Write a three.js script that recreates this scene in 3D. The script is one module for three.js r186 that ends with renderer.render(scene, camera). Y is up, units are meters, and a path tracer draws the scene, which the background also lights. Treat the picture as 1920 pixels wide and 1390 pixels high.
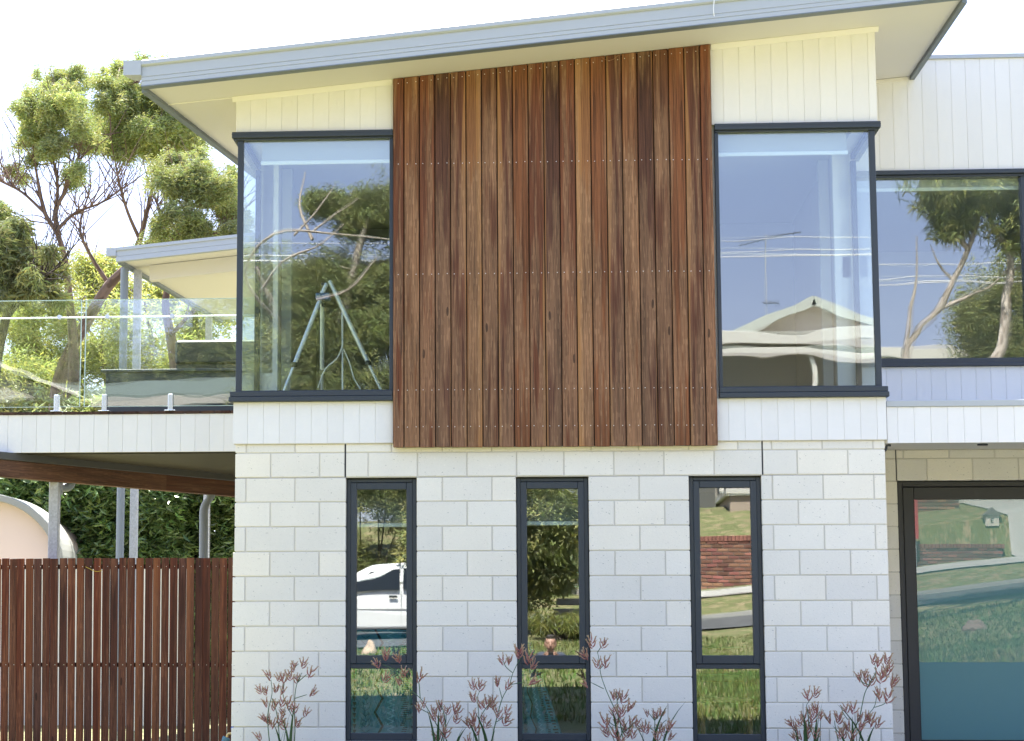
import * as THREE from 'three';
import { mergeGeometries } from 'three/addons/utils/BufferGeometryUtils.js';
import { MarchingCubes } from 'three/addons/objects/MarchingCubes.js';

// ---------------------------------------------------------------- camera
const FPX = 4000, CXP = 745.49, CYP = 693.87, YAW = 0.0716, PITCH = 0.1296;
const EYE = new THREE.Vector3(0, 1.0, 17.171);
const scene = new THREE.Scene();
const camera = new THREE.PerspectiveCamera(2 * Math.atan(695 / FPX) * 180 / Math.PI, 1920 / 1390, 0.05, 1500);
camera.position.copy(EYE);
camera.rotation.order = 'YXZ';
camera.rotation.set(PITCH, YAW, 0);
camera.setViewOffset(1920, 1390, 960 - CXP, 695 - CYP, 1920, 1390);
scene.add(camera);

// ---------------------------------------------------------------- sky, sun, exposure
const EXPOSURE = 6.2;
const SUN_DIR = new THREE.Vector3(-0.22, 1.87, -1).normalize();
{
  const W = 512, H = 256, data = new Float32Array(W * H * 4), d = new THREE.Vector3();
  const zen = [0.12, 0.185, 0.37], hor = [0.57, 0.56, 0.57], mieC = [1.0, 0.955, 0.87];
  for (let j = 0; j < H; j++) for (let i = 0; i < W; i++) {
    const el = ((j + 0.5) / H - 0.5) * Math.PI, az = ((i + 0.5) / W - 0.5) * 2 * Math.PI;
    d.set(Math.cos(az) * Math.cos(el), Math.sin(el), Math.sin(az) * Math.cos(el));
    const h = Math.max(d.y, 0), t = Math.pow(1 - h, 8), c = d.dot(SUN_DIR), g = 0.6;
    const mie = 0.55 * (1 - g * g) / Math.pow(1 + g * g - 2 * g * c, 1.5) / (4 * Math.PI);
    const ray = 0.85 + 0.25 * c * c, o = (j * W + i) * 4;
    const below = d.y < 0 ? 0.45 : 1;
    for (let k = 0; k < 3; k++) data[o + k] = below * (ray * (zen[k] * (1 - t) + hor[k] * t) + mie * mieC[k]);
    data[o + 3] = 1;
  }
  const sky = new THREE.DataTexture(data, W, H, THREE.RGBAFormat, THREE.FloatType);
  sky.mapping = THREE.EquirectangularReflectionMapping;
  sky.magFilter = THREE.LinearFilter; sky.needsUpdate = true;
  scene.background = sky; scene.environment = sky;
}
const sun = new THREE.DirectionalLight(new THREE.Color().setRGB(1, 0.95, 0.86), 4.6);
sun.position.copy(SUN_DIR).multiplyScalar(80);
sun.castShadow = true; sun.shadow.radius = 1; sun.shadow.mapSize.set(4096, 4096);
Object.assign(sun.shadow.camera, { left: -45, right: 45, top: 45, bottom: -45, near: 1, far: 200 });
scene.add(sun);

// ---------------------------------------------------------------- helpers
const V = (x, y, z) => new THREE.Vector3(x, y, z);
function rng(seed) { let a = seed >>> 0; return () => { a = (a + 0x6D2B79F5) | 0; let t = Math.imul(a ^ (a >>> 15), 1 | a); t = (t + Math.imul(t ^ (t >>> 7), 61 | t)) ^ t; return ((t ^ (t >>> 14)) >>> 0) / 4294967296; }; }
const clamp = (x, a = 0, b = 1) => Math.min(b, Math.max(a, x));
const smooth = (a, b, x) => { const t = clamp((x - a) / (b - a)); return t * t * (3 - 2 * t); };
const lerp = (a, b, t) => a + (b - a) * t;
const hash2 = (x, y, s) => { let h = Math.imul(x, 374761393) + Math.imul(y, 668265263) + Math.imul(s, 974634777); h = Math.imul(h ^ (h >>> 13), 1274126177); return ((h ^ (h >>> 16)) >>> 0) / 4294967296; };
function noise(x, y, s = 0, px = 0, py = 0) {
  const xi = Math.floor(x), yi = Math.floor(y), fx = x - xi, fy = y - yi, u = fx * fx * (3 - 2 * fx), v = fy * fy * (3 - 2 * fy);
  const m = (a, p) => p ? ((a % p) + p) % p : a;
  const g = (i, j) => hash2(m(i, px), m(j, py), s);
  return lerp(lerp(g(xi, yi), g(xi + 1, yi), u), lerp(g(xi, yi + 1), g(xi + 1, yi + 1), u), v);
}
const fbm = (x, y, s = 0, n = 4) => { let a = 0.5, r = 0, w = 0; for (let i = 0; i < n; i++) { r += a * noise(x, y, s + i); w += a; a *= 0.5; x *= 2.03; y *= 2.03; } return r / w; };
const fwd = (px, py) => { const v = V((px - CXP) / FPX, -(py - CYP) / FPX, -1); return v.applyEuler(camera.rotation); };
const at = (px, py, z = 0) => { const d = fwd(px, py), t = (z - EYE.z) / d.z; return EYE.clone().addScaledVector(d, t); };

const taken = {};
const numbered = (n) => { taken[n] = (taken[n] ?? -1) + 1; return taken[n] ? n + '_' + String(taken[n]).padStart(3, '0') : n; };
function thing(name, label, category, p = V(0, 0, 0), group) {
  const o = new THREE.Group(); o.name = numbered(name); o.position.copy(p); scene.add(o);
  o.userData = { label, category }; if (group) o.userData.group = group;
  return o;
}
function shadowed(m) { m.castShadow = m.receiveShadow = true; return m; }
// geometry is given in world coordinates for things at the origin, else relative to the thing
function part(parent, name, geo, mat, extra) {
  const m = shadowed(new THREE.Mesh(Array.isArray(geo) ? merge(geo) : geo, mat)); m.name = name;
  if (extra) Object.assign(m.userData, extra);
  parent.add(m); return m;
}
function grp(parent, name) { const g = new THREE.Group(); g.name = name; parent.add(g); return g; }
function struct(name, geo, mat) { const m = shadowed(new THREE.Mesh(Array.isArray(geo) ? merge(geo) : geo, mat)); m.name = numbered(name); m.userData = { kind: 'structure' }; scene.add(m); return m; }
function merge(list) {
  const gs = list.map((g) => { g = g.index ? g.toNonIndexed() : g.clone(); for (const k of Object.keys(g.attributes)) if (!['position', 'normal', 'uv', 'color'].includes(k)) g.deleteAttribute(k); return g; });
  const col = gs.some((g) => g.attributes.color);
  for (const g of gs) {
    if (!g.attributes.uv) g.setAttribute('uv', new THREE.BufferAttribute(new Float32Array(g.attributes.position.count * 2), 2));
    if (col && !g.attributes.color) g.setAttribute('color', new THREE.BufferAttribute(new Float32Array(g.attributes.position.count * 3).fill(1), 3));
  }
  return mergeGeometries(gs);
}
// a box with chamfered long edges, uv in metres (offset du, dv)
function box(x0, x1, y0, y1, z0, z1, c = 0, du = 0, dv = 0) {
  const w = x1 - x0, h = y1 - y0, d = z1 - z0;
  c = Math.min(c, w * 0.45, h * 0.45, d * 0.45);
  const pos = [], P = (X, Y, Z) => [x0 + X, y0 + Y, z0 + Z];
  const quad = (a, b, e, f) => pos.push(...a, ...b, ...e, ...a, ...e, ...f);
  const tri = (a, b, e) => pos.push(...a, ...b, ...e);
  const q = c;
  // faces inset by c
  quad(P(q, q, d), P(w - q, q, d), P(w - q, h - q, d), P(q, h - q, d));
  quad(P(w - q, q, 0), P(q, q, 0), P(q, h - q, 0), P(w - q, h - q, 0));
  quad(P(w, q, d - q), P(w, q, q), P(w, h - q, q), P(w, h - q, d - q));
  quad(P(0, q, q), P(0, q, d - q), P(0, h - q, d - q), P(0, h - q, q));
  quad(P(q, h, d - q), P(w - q, h, d - q), P(w - q, h, q), P(q, h, q));
  quad(P(q, 0, q), P(w - q, 0, q), P(w - q, 0, d - q), P(q, 0, d - q));
  if (c > 0) {
    // vertical edges
    quad(P(w - q, q, d), P(w, q, d - q), P(w, h - q, d - q), P(w - q, h - q, d));
    quad(P(0, q, d - q), P(q, q, d), P(q, h - q, d), P(0, h - q, d - q));
    quad(P(w, q, q), P(w - q, q, 0), P(w - q, h - q, 0), P(w, h - q, q));
    quad(P(q, q, 0), P(0, q, q), P(0, h - q, q), P(q, h - q, 0));
    // x edges
    quad(P(q, h - q, d), P(w - q, h - q, d), P(w - q, h, d - q), P(q, h, d - q));
    quad(P(q, 0, d - q), P(w - q, 0, d - q), P(w - q, q, d), P(q, q, d));
    quad(P(q, h, q), P(w - q, h, q), P(w - q, h - q, 0), P(q, h - q, 0));
    quad(P(q, q, 0), P(w - q, q, 0), P(w - q, 0, q), P(q, 0, q));
    // z edges
    quad(P(w, h - q, d - q), P(w, h - q, q), P(w - q, h, q), P(w - q, h, d - q));
    quad(P(q, h, d - q), P(q, h, q), P(0, h - q, q), P(0, h - q, d - q));
    quad(P(w - q, 0, d - q), P(w - q, 0, q), P(w, q, q), P(w, q, d - q));
    quad(P(0, q, d - q), P(0, q, q), P(q, 0, q), P(q, 0, d - q));
    for (const [sx, sy, sz] of [[0, 0, 0], [1, 0, 0], [0, 1, 0], [1, 1, 0], [0, 0, 1], [1, 0, 1], [0, 1, 1], [1, 1, 1]]) {
      const X = sx ? w : 0, Y = sy ? h : 0, Z = sz ? d : 0, ix = sx ? w - q : q, iy = sy ? h - q : q, iz = sz ? d - q : q;
      const a = P(X, iy, iz), b = P(ix, Y, iz), e = P(ix, iy, Z);
      ((sx + sy + sz) % 2) ? tri(a, b, e) : tri(a, e, b);
    }
  }
  const g = new THREE.BufferGeometry();
  g.setAttribute('position', new THREE.Float32BufferAttribute(pos, 3));
  g.computeVertexNormals();
  const n = g.attributes.normal, p = g.attributes.position, uv = new Float32Array(p.count * 2);
  for (let i = 0; i < p.count; i++) {
    const ax = Math.abs(n.getX(i)), ay = Math.abs(n.getY(i)), az = Math.abs(n.getZ(i)), x = p.getX(i) + du, y = p.getY(i) + dv, z = p.getZ(i);
    if (az >= ax && az >= ay) { uv[2 * i] = x; uv[2 * i + 1] = y; } else if (ax >= ay) { uv[2 * i] = z + du; uv[2 * i + 1] = y; } else { uv[2 * i] = x; uv[2 * i + 1] = z + dv; }
  }
  g.setAttribute('uv', new THREE.BufferAttribute(uv, 2));
  return g;
}
// warp y by a function of x (for sloped tops); f(x,y,z) -> y
function bendY(g, f) { const p = g.attributes.position; for (let i = 0; i < p.count; i++) p.setY(i, f(p.getX(i), p.getY(i), p.getZ(i))); g.computeVertexNormals(); return g; }
function taperTube(pts, radii, seg = 6, steps) {
  const curve = pts.length > 2 ? new THREE.CatmullRomCurve3(pts, false, 'centripetal') : new THREE.LineCurve3(pts[0], pts[1]);
  steps = steps ?? Math.max(2, (pts.length - 1) * 4);
  const fr = curve.computeFrenetFrames(steps, false), pos = [], nor = [], uv = [], idx = [];
  const p = V(), n = V();
  let len = 0, prev = null;
  for (let i = 0; i <= steps; i++) {
    const t = i / steps; curve.getPoint(t, p); if (prev) len += prev.distanceTo(p); prev = p.clone();
    const k = t * (radii.length - 1), a = Math.min(Math.floor(k), radii.length - 2), r = lerp(radii[a], radii[a + 1], k - a);
    for (let j = 0; j <= seg; j++) {
      const th = j / seg * Math.PI * 2; n.set(0, 0, 0).addScaledVector(fr.normals[i], Math.cos(th)).addScaledVector(fr.binormals[i], Math.sin(th));
      pos.push(p.x + n.x * r, p.y + n.y * r, p.z + n.z * r); nor.push(n.x, n.y, n.z); uv.push(j / seg * Math.max(1, Math.round(r * 12)), len);
    }
  }
  for (let i = 0; i < steps; i++) for (let j = 0; j < seg; j++) { const a = i * (seg + 1) + j, b = a + seg + 1; idx.push(a, a + 1, b, b, a + 1, b + 1); }
  const g = new THREE.BufferGeometry(); g.setAttribute('position', new THREE.Float32BufferAttribute(pos, 3)); g.setAttribute('normal', new THREE.Float32BufferAttribute(nor, 3)); g.setAttribute('uv', new THREE.Float32BufferAttribute(uv, 2)); g.setIndex(idx);
  return g;
}
const tube = (pts, r, seg = 8, steps) => taperTube(pts, [r, r], seg, steps);
// prism: closed profile [[z,y]...] swept along x, its height following yf(x)
function sweepX(profile, x0, x1, yf) {
  const pos = [], n = profile.length, P = (i, x) => [x, profile[i][1] + yf(x), profile[i][0]];
  for (let i = 0; i < n; i++) { const j = (i + 1) % n; const a = P(i, x0), b = P(j, x0), c = P(j, x1), d = P(i, x1); pos.push(...a, ...c, ...b, ...a, ...d, ...c); }
  const sh = profile.map(([z, y]) => new THREE.Vector2(z, y)), tr = THREE.ShapeUtils.triangulateShape(sh, []);
  for (const [a, b, c] of tr) { pos.push(...P(a, x0), ...P(b, x0), ...P(c, x0)); pos.push(...P(a, x1), ...P(c, x1), ...P(b, x1)); }
  const g = new THREE.BufferGeometry(); g.setAttribute('position', new THREE.Float32BufferAttribute(pos, 3)); g.computeVertexNormals(); return g;
}
// a quad-sided slab from a plan outline with a height function, thickness t upward
function slab(outline, yf, t) {
  const sh = outline.map(([x, z]) => new THREE.Vector2(x, z)); const cw = THREE.ShapeUtils.isClockWise(sh); if (cw) { sh.reverse(); outline = [...outline].reverse(); }
  const tr = THREE.ShapeUtils.triangulateShape(sh, []), pos = [], b = (i) => [outline[i][0], yf(...outline[i]), outline[i][1]], u = (i) => [outline[i][0], yf(...outline[i]) + t, outline[i][1]];
  for (const [i, j, k] of tr) { pos.push(...b(i), ...b(j), ...b(k)); pos.push(...u(i), ...u(k), ...u(j)); }
  for (let i = 0; i < outline.length; i++) { const j = (i + 1) % outline.length; pos.push(...b(i), ...u(j), ...b(j), ...b(i), ...u(i), ...u(j)); }
  const g = new THREE.BufferGeometry(); g.setAttribute('position', new THREE.Float32BufferAttribute(pos, 3)); g.computeVertexNormals(); return g;
}

// ---------------------------------------------------------------- textures and materials
function tex(w, h, fn, { srgb = true, repeat = [1, 1], float = false } = {}) {
  const data = new Uint8Array(w * h * 4), c = [0, 0, 0];
  const enc = (x) => { x = clamp(x); return 255 * (srgb ? (x <= 0.0031308 ? x * 12.92 : 1.055 * Math.pow(x, 1 / 2.4) - 0.055) : x); };
  for (let j = 0; j < h; j++) for (let i = 0; i < w; i++) { fn(i, j, c); const o = (j * w + i) * 4; data[o] = enc(c[0]); data[o + 1] = enc(c[1]); data[o + 2] = enc(c[2]); data[o + 3] = 255; }
  const t = new THREE.DataTexture(data, w, h); t.wrapS = t.wrapT = THREE.RepeatWrapping; t.magFilter = THREE.LinearFilter; t.minFilter = THREE.LinearMipmapLinearFilter; t.generateMipmaps = true;
  if (srgb) t.colorSpace = THREE.SRGBColorSpace; t.repeat.set(...repeat); t.needsUpdate = true; return t;
}
const RGB = (r, g, b) => new THREE.Color().setRGB(r, g, b);
const std = (r, g, b, rough = 0.8, o = {}) => new THREE.MeshStandardMaterial({ color: RGB(r, g, b), roughness: rough, ...o });
const M = {};
// block face: pale grey concrete with small dark pits, 1.6 m across
{
  const N = 1024, a = new Float32Array(N * N).fill(0), bmp = new Float32Array(N * N).fill(0.6), r = rng(11);
  for (let i = 0; i < N * N; i++) { const x = i % N, y = (i / N) | 0; const f = noise(x / 6, y / 6, 3, 171, 171) - 0.5, f2 = noise(x / 128, y / 128, 9, 8, 8) - 0.5; a[i] = 0.02 * f + 0.03 * f2 + (r() - 0.5) * 0.05; bmp[i] += (r() - 0.5) * 0.18 + f * 0.15; }
  for (let k = 0; k < 2300; k++) {
    const x = r() * N, y = r() * N, big = r() < 0.09, L = big ? 1.6 + r() * 3 : 1 + r() * 2, w = big ? 1.2 + r() : 0.6 + r() * 0.7, dk = big ? 0.36 : 0.2, an = (r() - 0.5) * 0.9, bright = r() < 0.2;
    for (let i = -6; i <= 6; i++) for (let j = -5; j <= 5; j++) {
      const u = i * Math.cos(an) + j * Math.sin(an), v = -i * Math.sin(an) + j * Math.cos(an), q = (u / L) ** 2 + (v / w) ** 2; if (q > 1) continue;
      const o = ((((y | 0) + j + N) % N) * N) + (((x | 0) + i + N) % N);
      if (bright) a[o] += 0.1; else { a[o] -= dk * (1 - q * 0.6); bmp[o] -= 0.5 * (1 - q); }
    }
  }
  const map = tex(N, N, (i, j, c) => { const v = 0.735 + a[j * N + i]; c[0] = v * 1.025; c[1] = v * 0.98; c[2] = v * 0.875; }, { repeat: [1 / 1.6, 1 / 1.6] });
  const bump = tex(N, N, (i, j, c) => { c[0] = c[1] = c[2] = clamp(bmp[j * N + i]); }, { srgb: false, repeat: [1 / 1.6, 1 / 1.6] });
  M.block = [0, 1, 2, 3].map((k) => new THREE.MeshStandardMaterial({ map, bumpMap: bump, bumpScale: 0.0025, roughness: 0.92, color: RGB(...[[1.03, 1.01, 0.97], [0.985, 0.965, 0.93], [1.05, 1.015, 0.95], [0.95, 0.935, 0.91]][k]) }));
}
M.mortar = std(0.60, 0.56, 0.48, 0.95);
M.joint = std(0.02, 0.02, 0.022, 0.7);
{ // painted sheet: faint roller texture
  const bump = tex(256, 256, (i, j, c) => { c[0] = c[1] = c[2] = 0.5 + 0.3 * (noise(i / 3, j / 3, 5, 85, 85) - 0.5) + 0.3 * (noise(i / 40, j / 40, 6, 6, 6) - 0.5); }, { srgb: false, repeat: [3, 3] });
  const map = tex(256, 512, (i, j, c) => { const v = 0.985 + 0.03 * (fbm(i / 64, j / 90, 21, 3) - 0.5) + (hash2(i, j, 3) > 0.9985 ? -0.12 : 0); c[0] = v; c[1] = v; c[2] = v; }, { repeat: [1, 0.5] });
  M.white = new THREE.MeshStandardMaterial({ color: RGB(0.765, 0.74, 0.70), map, bumpMap: bump, bumpScale: 0.0008, roughness: 0.5 });
  M.white2 = M.white.clone(); M.white2.color = RGB(0.745, 0.72, 0.68);
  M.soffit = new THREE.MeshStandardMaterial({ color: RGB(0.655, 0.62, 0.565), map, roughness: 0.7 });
}
M.trim = std(0.74, 0.70, 0.63, 0.55);
M.frame = std(0.028, 0.036, 0.046, 0.42);
M.frameDark = std(0.018, 0.022, 0.027, 0.5);
M.doorFrame = std(0.03, 0.029, 0.028, 0.5);
M.gutter = std(0.40, 0.42, 0.43, 0.38, { metalness: 0.15 });
M.gutterDark = std(0.14, 0.165, 0.185, 0.5);
M.seal = std(0.01, 0.011, 0.012, 0.6);
M.glass = new THREE.MeshPhysicalMaterial({ color: RGB(0.86, 0.93, 0.91), transmission: 1, thickness: 0, roughness: 0, ior: 2.333, metalness: 0 });
M.glass2 = new THREE.MeshPhysicalMaterial({ color: RGB(0.93, 0.97, 0.96), transmission: 1, thickness: 0, roughness: 0, ior: 2.25 });
M.balGlass = new THREE.MeshPhysicalMaterial({ color: RGB(0.90, 0.96, 0.94), transmission: 1, thickness: 0, roughness: 0, ior: 2.333 });
M.steel = std(0.75, 0.76, 0.77, 0.25, { metalness: 0.9 });
M.alu = std(0.7, 0.72, 0.73, 0.35, { metalness: 0.4 });
{ const map = tex(256, 256, (i, j, c) => { const v = 0.42 + 0.22 * (fbm(i / 16, j / 16, 31, 4) - 0.5) + 0.05 * (hash2(i >> 2, j >> 2, 7) - 0.5); c[0] = v; c[1] = v * 1.02; c[2] = v * 1.05; }, { repeat: [4, 4] });
  M.galv = new THREE.MeshStandardMaterial({ map, roughness: 0.5, metalness: 0.35 }); }
M.pvc = std(0.19, 0.215, 0.24, 0.45);
M.screw = std(0.75, 0.72, 0.66, 0.3, { metalness: 0.6 });
// timber: six grain pictures, each about 0.128 m wide and 3.4 m tall, with heart, sapwood and weathered streaks
const HEART = [[0.155, 0.062, 0.034], [0.12, 0.052, 0.034], [0.185, 0.078, 0.038], [0.105, 0.05, 0.036], [0.17, 0.08, 0.042], [0.14, 0.055, 0.03], [0.13, 0.06, 0.037], [0.2, 0.10, 0.05]];
M.wood = HEART.map((h, k) => {
  const W = 128, H = 2048, s = 100 + k * 17;
  const cx = 0.2 + 0.6 * hash2(k, 1, 5), sapL = k % 4 === 1 ? 0.14 + 0.3 * hash2(k, 6, 5) : 0, sapR = k % 4 === 3 ? 0.12 + 0.3 * hash2(k, 7, 5) : 0;
  const map = tex(W, H, (i, j, c) => {
    const u = i / W, v = j / H * 3.4;
    const wob = 0.22 * (noise(v * 0.9, 0.5, s) - 0.5) + 0.05 * (noise(v * 5, 1.5, s + 1) - 0.5);
    const du = u - cx - wob, dep = 0.18 + 1.2 * Math.abs(noise(v * 0.55, 3.3, s + 2) - 0.45);
    const rad = Math.sqrt(du * du * 1.3 + dep * dep * 0.35), ring = (rad * 13 + 0.7 * noise(u * 3, v * 2.2, s + 3)) % 1;
    const line = Math.pow(ring, 3) * 0.42 * (0.4 + noise(u * 3, v * 0.8, s + 33));
    const fine = noise(u * 52, v * 7, s + 4) - 0.5, fine2 = noise(u * 100, v * 22, s + 5) - 0.5, blot = fbm(u * 2.2, v * 1.3, s + 6, 3) - 0.5;
    let m = 1.03 - 0.85 * line + 0.55 * fine + 0.3 * fine2 + 0.5 * blot + 0.55 * (noise(u * 11 + 2 * wob, v * 2.1, s + 14) - 0.5);
    const sl = sapL * (2.2 * noise(v * 0.9, 7.7, s + 8) - 0.25) + 0.02 * fine, sr = sapR * (2.2 * noise(v * 0.8, 9.7, s + 9) - 0.25) + 0.02 * fine;
    const sap = clamp(smooth(sl + 0.05, sl - 0.03, u) * (sapL ? 1 : 0) + smooth(1 - sr - 0.05, 1 - sr + 0.03, u) * (sapR ? 1 : 0));
    // weathered grey-tan patches with ragged, grain-following edges
    const wf = smooth(0.46, 0.64, fbm(u * 3.2 + 40, v * 1.6, s + 11, 4) + 0.14 * fine + 0.20 * smooth(3.0, 1.4, v) - 0.05);
    const speck = smooth(0.66, 0.8, noise(u * 26, v * 18, s + 12)) * wf;
    let r = h[0] * m, g = h[1] * m, b = h[2] * m;
    r = lerp(r, 0.34 * (0.8 + 0.3 * m), sap * 0.72); g = lerp(g, 0.19 * (0.8 + 0.3 * m), sap * 0.72); b = lerp(b, 0.09 * (0.8 + 0.3 * m), sap * 0.72);
    r = lerp(r, 0.24 * m, wf * 0.58); g = lerp(g, 0.152 * m, wf * 0.58); b = lerp(b, 0.103 * m, wf * 0.58);
    r += 0.07 * speck; g += 0.05 * speck; b += 0.035 * speck;
    const kn = (u - 0.75) ** 2 / 0.006 + (v - 0.7 - 2 * hash2(k, 9, 5)) ** 2 / 0.0012; if (kn < 1 && k % 3 === 0) { r *= 0.35; g *= 0.35; b *= 0.35; }
    c[0] = r; c[1] = g; c[2] = b;
  });
  const bump = tex(W, 1024, (i, j, c) => { const u = i / W, v = j / 1024 * 3.4; c[0] = c[1] = c[2] = 0.5 + 0.5 * (noise(u * 50, v * 14, s + 4) - 0.5); }, { srgb: false });
  return { map, bump };
});
const woodMat = (k, tint, rough = 0.62) => new THREE.MeshPhysicalMaterial({ specularIntensity: 0.45, map: M.wood[k].map, bumpMap: M.wood[k].bump, bumpScale: 0.002, roughness: rough, color: RGB(...tint) });
M.asphalt = new THREE.MeshStandardMaterial({ roughness: 0.95, map: tex(256, 256, (i, j, c) => { const v = 0.085 + 0.03 * (hash2(i, j, 8) - 0.5) + 0.03 * (noise(i / 32, j / 32, 4, 8, 8) - 0.5); c[0] = v; c[1] = v; c[2] = v * 1.03; }, { repeat: [0.5, 0.5] }) });
M.concrete = new THREE.MeshStandardMaterial({ roughness: 0.95, map: tex(256, 256, (i, j, c) => { const v = 0.36 + 0.06 * (hash2(i, j, 18) - 0.5) + 0.08 * (noise(i / 32, j / 32, 14, 8, 8) - 0.5); c[0] = v; c[1] = v * 0.97; c[2] = v * 0.9; }, { repeat: [0.5, 0.5] }) });
M.lawn = new THREE.MeshStandardMaterial({ roughness: 1, map: tex(512, 512, (i, j, c) => { const n = noise(i / 64, j / 64, 24, 8, 8), f = noise(i / 4, j / 4, 25, 128, 128), r = hash2(i, j, 28), d = smooth(0.45, 0.75, noise(i / 32, j / 32, 26, 16, 16) * 0.6 + f * 0.4); const v = 0.6 + 0.5 * f + 0.35 * r + 0.2 * n; c[0] = lerp(0.112, 0.21, d) * v; c[1] = lerp(0.122, 0.168, d) * v; c[2] = lerp(0.044, 0.092, d) * v; }, { repeat: [0.33, 0.33] }) });
const barkTex = (r, g, b, s) => tex(128, 512, (i, j, c) => { const n = fbm(i / 10, j / 60, s, 4), p = smooth(0.5, 0.62, fbm(i / 24, j / 50, s + 7, 3)); const v = 0.65 + 0.7 * n; c[0] = r * v * lerp(1, 0.55, p); c[1] = g * v * lerp(1, 0.52, p); c[2] = b * v * lerp(1, 0.5, p); }, { repeat: [1, 0.5] });
M.barkBrown = new THREE.MeshStandardMaterial({ roughness: 0.95, map: barkTex(0.17, 0.11, 0.085, 51) });
M.barkPale = new THREE.MeshStandardMaterial({ roughness: 0.9, map: barkTex(0.42, 0.36, 0.31, 61) });
M.barkDark = new THREE.MeshStandardMaterial({ roughness: 0.95, map: barkTex(0.07, 0.055, 0.045, 71) });
const leafMat = (r, g, b, t = 0.4, rough = 0.75) => new THREE.MeshPhysicalMaterial({ color: RGB(r, g, b), transmission: t, thickness: 0, roughness: rough, ior: 1.4, side: THREE.DoubleSide });
M.leafGum = leafMat(0.26, 0.31, 0.105, 0.5, 0.8);
M.leafPale = leafMat(0.30, 0.34, 0.09, 0.55, 0.9);
M.leafDark = leafMat(0.10, 0.17, 0.055, 0.3, 0.32);
M.leafOlive = leafMat(0.215, 0.245, 0.09, 0.35, 0.8);
M.leafPine = leafMat(0.165, 0.195, 0.075, 0.3, 0.85);

// ---------------------------------------------------------------- terrain
const PROF = [[0, 0.1], [1.5, 0.2], [3.75, 0.29], [6, 0.36], [12, 0.48], [17, 0.58], [20, 0.92], [22, 1.15], [24, 1.33], [27.2, 1.55], [27.4, 1.67], [30, 2.12], [31, 2.28], [31.25, 3.25], [38, 4.55], [50, 5.2], [120, 7], [400, 9]];
function H(x, z) {
  if (z <= 0) return 0;
  let y = 0; for (let i = 1; i < PROF.length; i++) if (z <= PROF[i][0] || i === PROF.length - 1) { y = lerp(PROF[i - 1][1], PROF[i][1], clamp((z - PROF[i - 1][0]) / (PROF[i][0] - PROF[i - 1][0]))); break; }
  const dx = x - 3.3;
  y += dx > 0 ? 0.12 * Math.min(dx, 9) * smooth(4, 15, z) * (1 - 0.6 * smooth(30, 40, z)) : 0.035 * Math.max(dx, -15) * smooth(10, 24, z);
  y -= 0.5 * Math.exp(-(x * x / 3.4 + (z - 17.1) ** 2 / 3.6));
  return y;
}
function sheet(xs, zs, lift) {
  const pos = [], uv = [], idx = [], nx = xs.length;
  for (const z of zs) for (const x of xs) { pos.push(x, H(x, z) + lift, z); uv.push(x, z); }
  for (let j = 0; j < zs.length - 1; j++) for (let i = 0; i < nx - 1; i++) { const a = j * nx + i, b = a + nx; idx.push(a, b, a + 1, b, b + 1, a + 1); }
  const g = new THREE.BufferGeometry(); g.setAttribute('position', new THREE.Float32BufferAttribute(pos, 3)); g.setAttribute('uv', new THREE.Float32BufferAttribute(uv, 2)); g.setIndex(idx); g.computeVertexNormals(); return g;
}
const range = (a, b, s) => { const r = []; for (let v = a; v < b - 1e-6; v += s) r.push(v); r.push(b); return r; };
const XS = [-600, -200, -80, ...range(-40, 40, 1), 80, 200, 600], ZS = [-600, -200, -80, -40, -20, -10, -5, 0, ...range(0.5, 26.5, 0.5), 27, 27.2, 27.4, 28, 29, 30, 31, 31.25, 32, 34, 36, 38, 42, 50, 80, 120, 250, 600];
struct('lawn_ground', sheet(XS, ZS, 0), M.lawn);
struct('road', sheet(range(1.2, 40, 0.8), [24, 24.8, 25.6, 26.4, 27.15], 0.035), M.asphalt);
struct('driveway', sheet(range(-16, -1.3, 0.7), [22.6, 23.4, 24, 24.8, 25.6, 26.4, 27.15], 0.035), M.asphalt);
struct('footpath', sheet(range(1.2, 40, 0.8), [29.5, 30.0, 30.4], 0.04), M.concrete);
struct('porch_path', sheet([2.67, 3.2, 3.8, 4.4, 5.0, 5.6, 6.1], [-1.88, -1, 0.02, 0.5, 1, 1.5, 2.5, 3.75, 5], 0.03), M.concrete);
struct('kerb', bendY(box(1.2, 40, 0, 0.13, 27.16, 27.45, 0.01), (x, y, z) => y + H(x, 27.15) + 0.004), M.concrete);
{ const g = new THREE.BoxGeometry(38.8, 0.13, 0.28, 60, 1, 1); g.translate(20.6, 0.065, 27.3); scene.getObjectByName('kerb').geometry = bendY(g, (x, y) => y + H(x, 27.15) + 0.003); }

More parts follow.
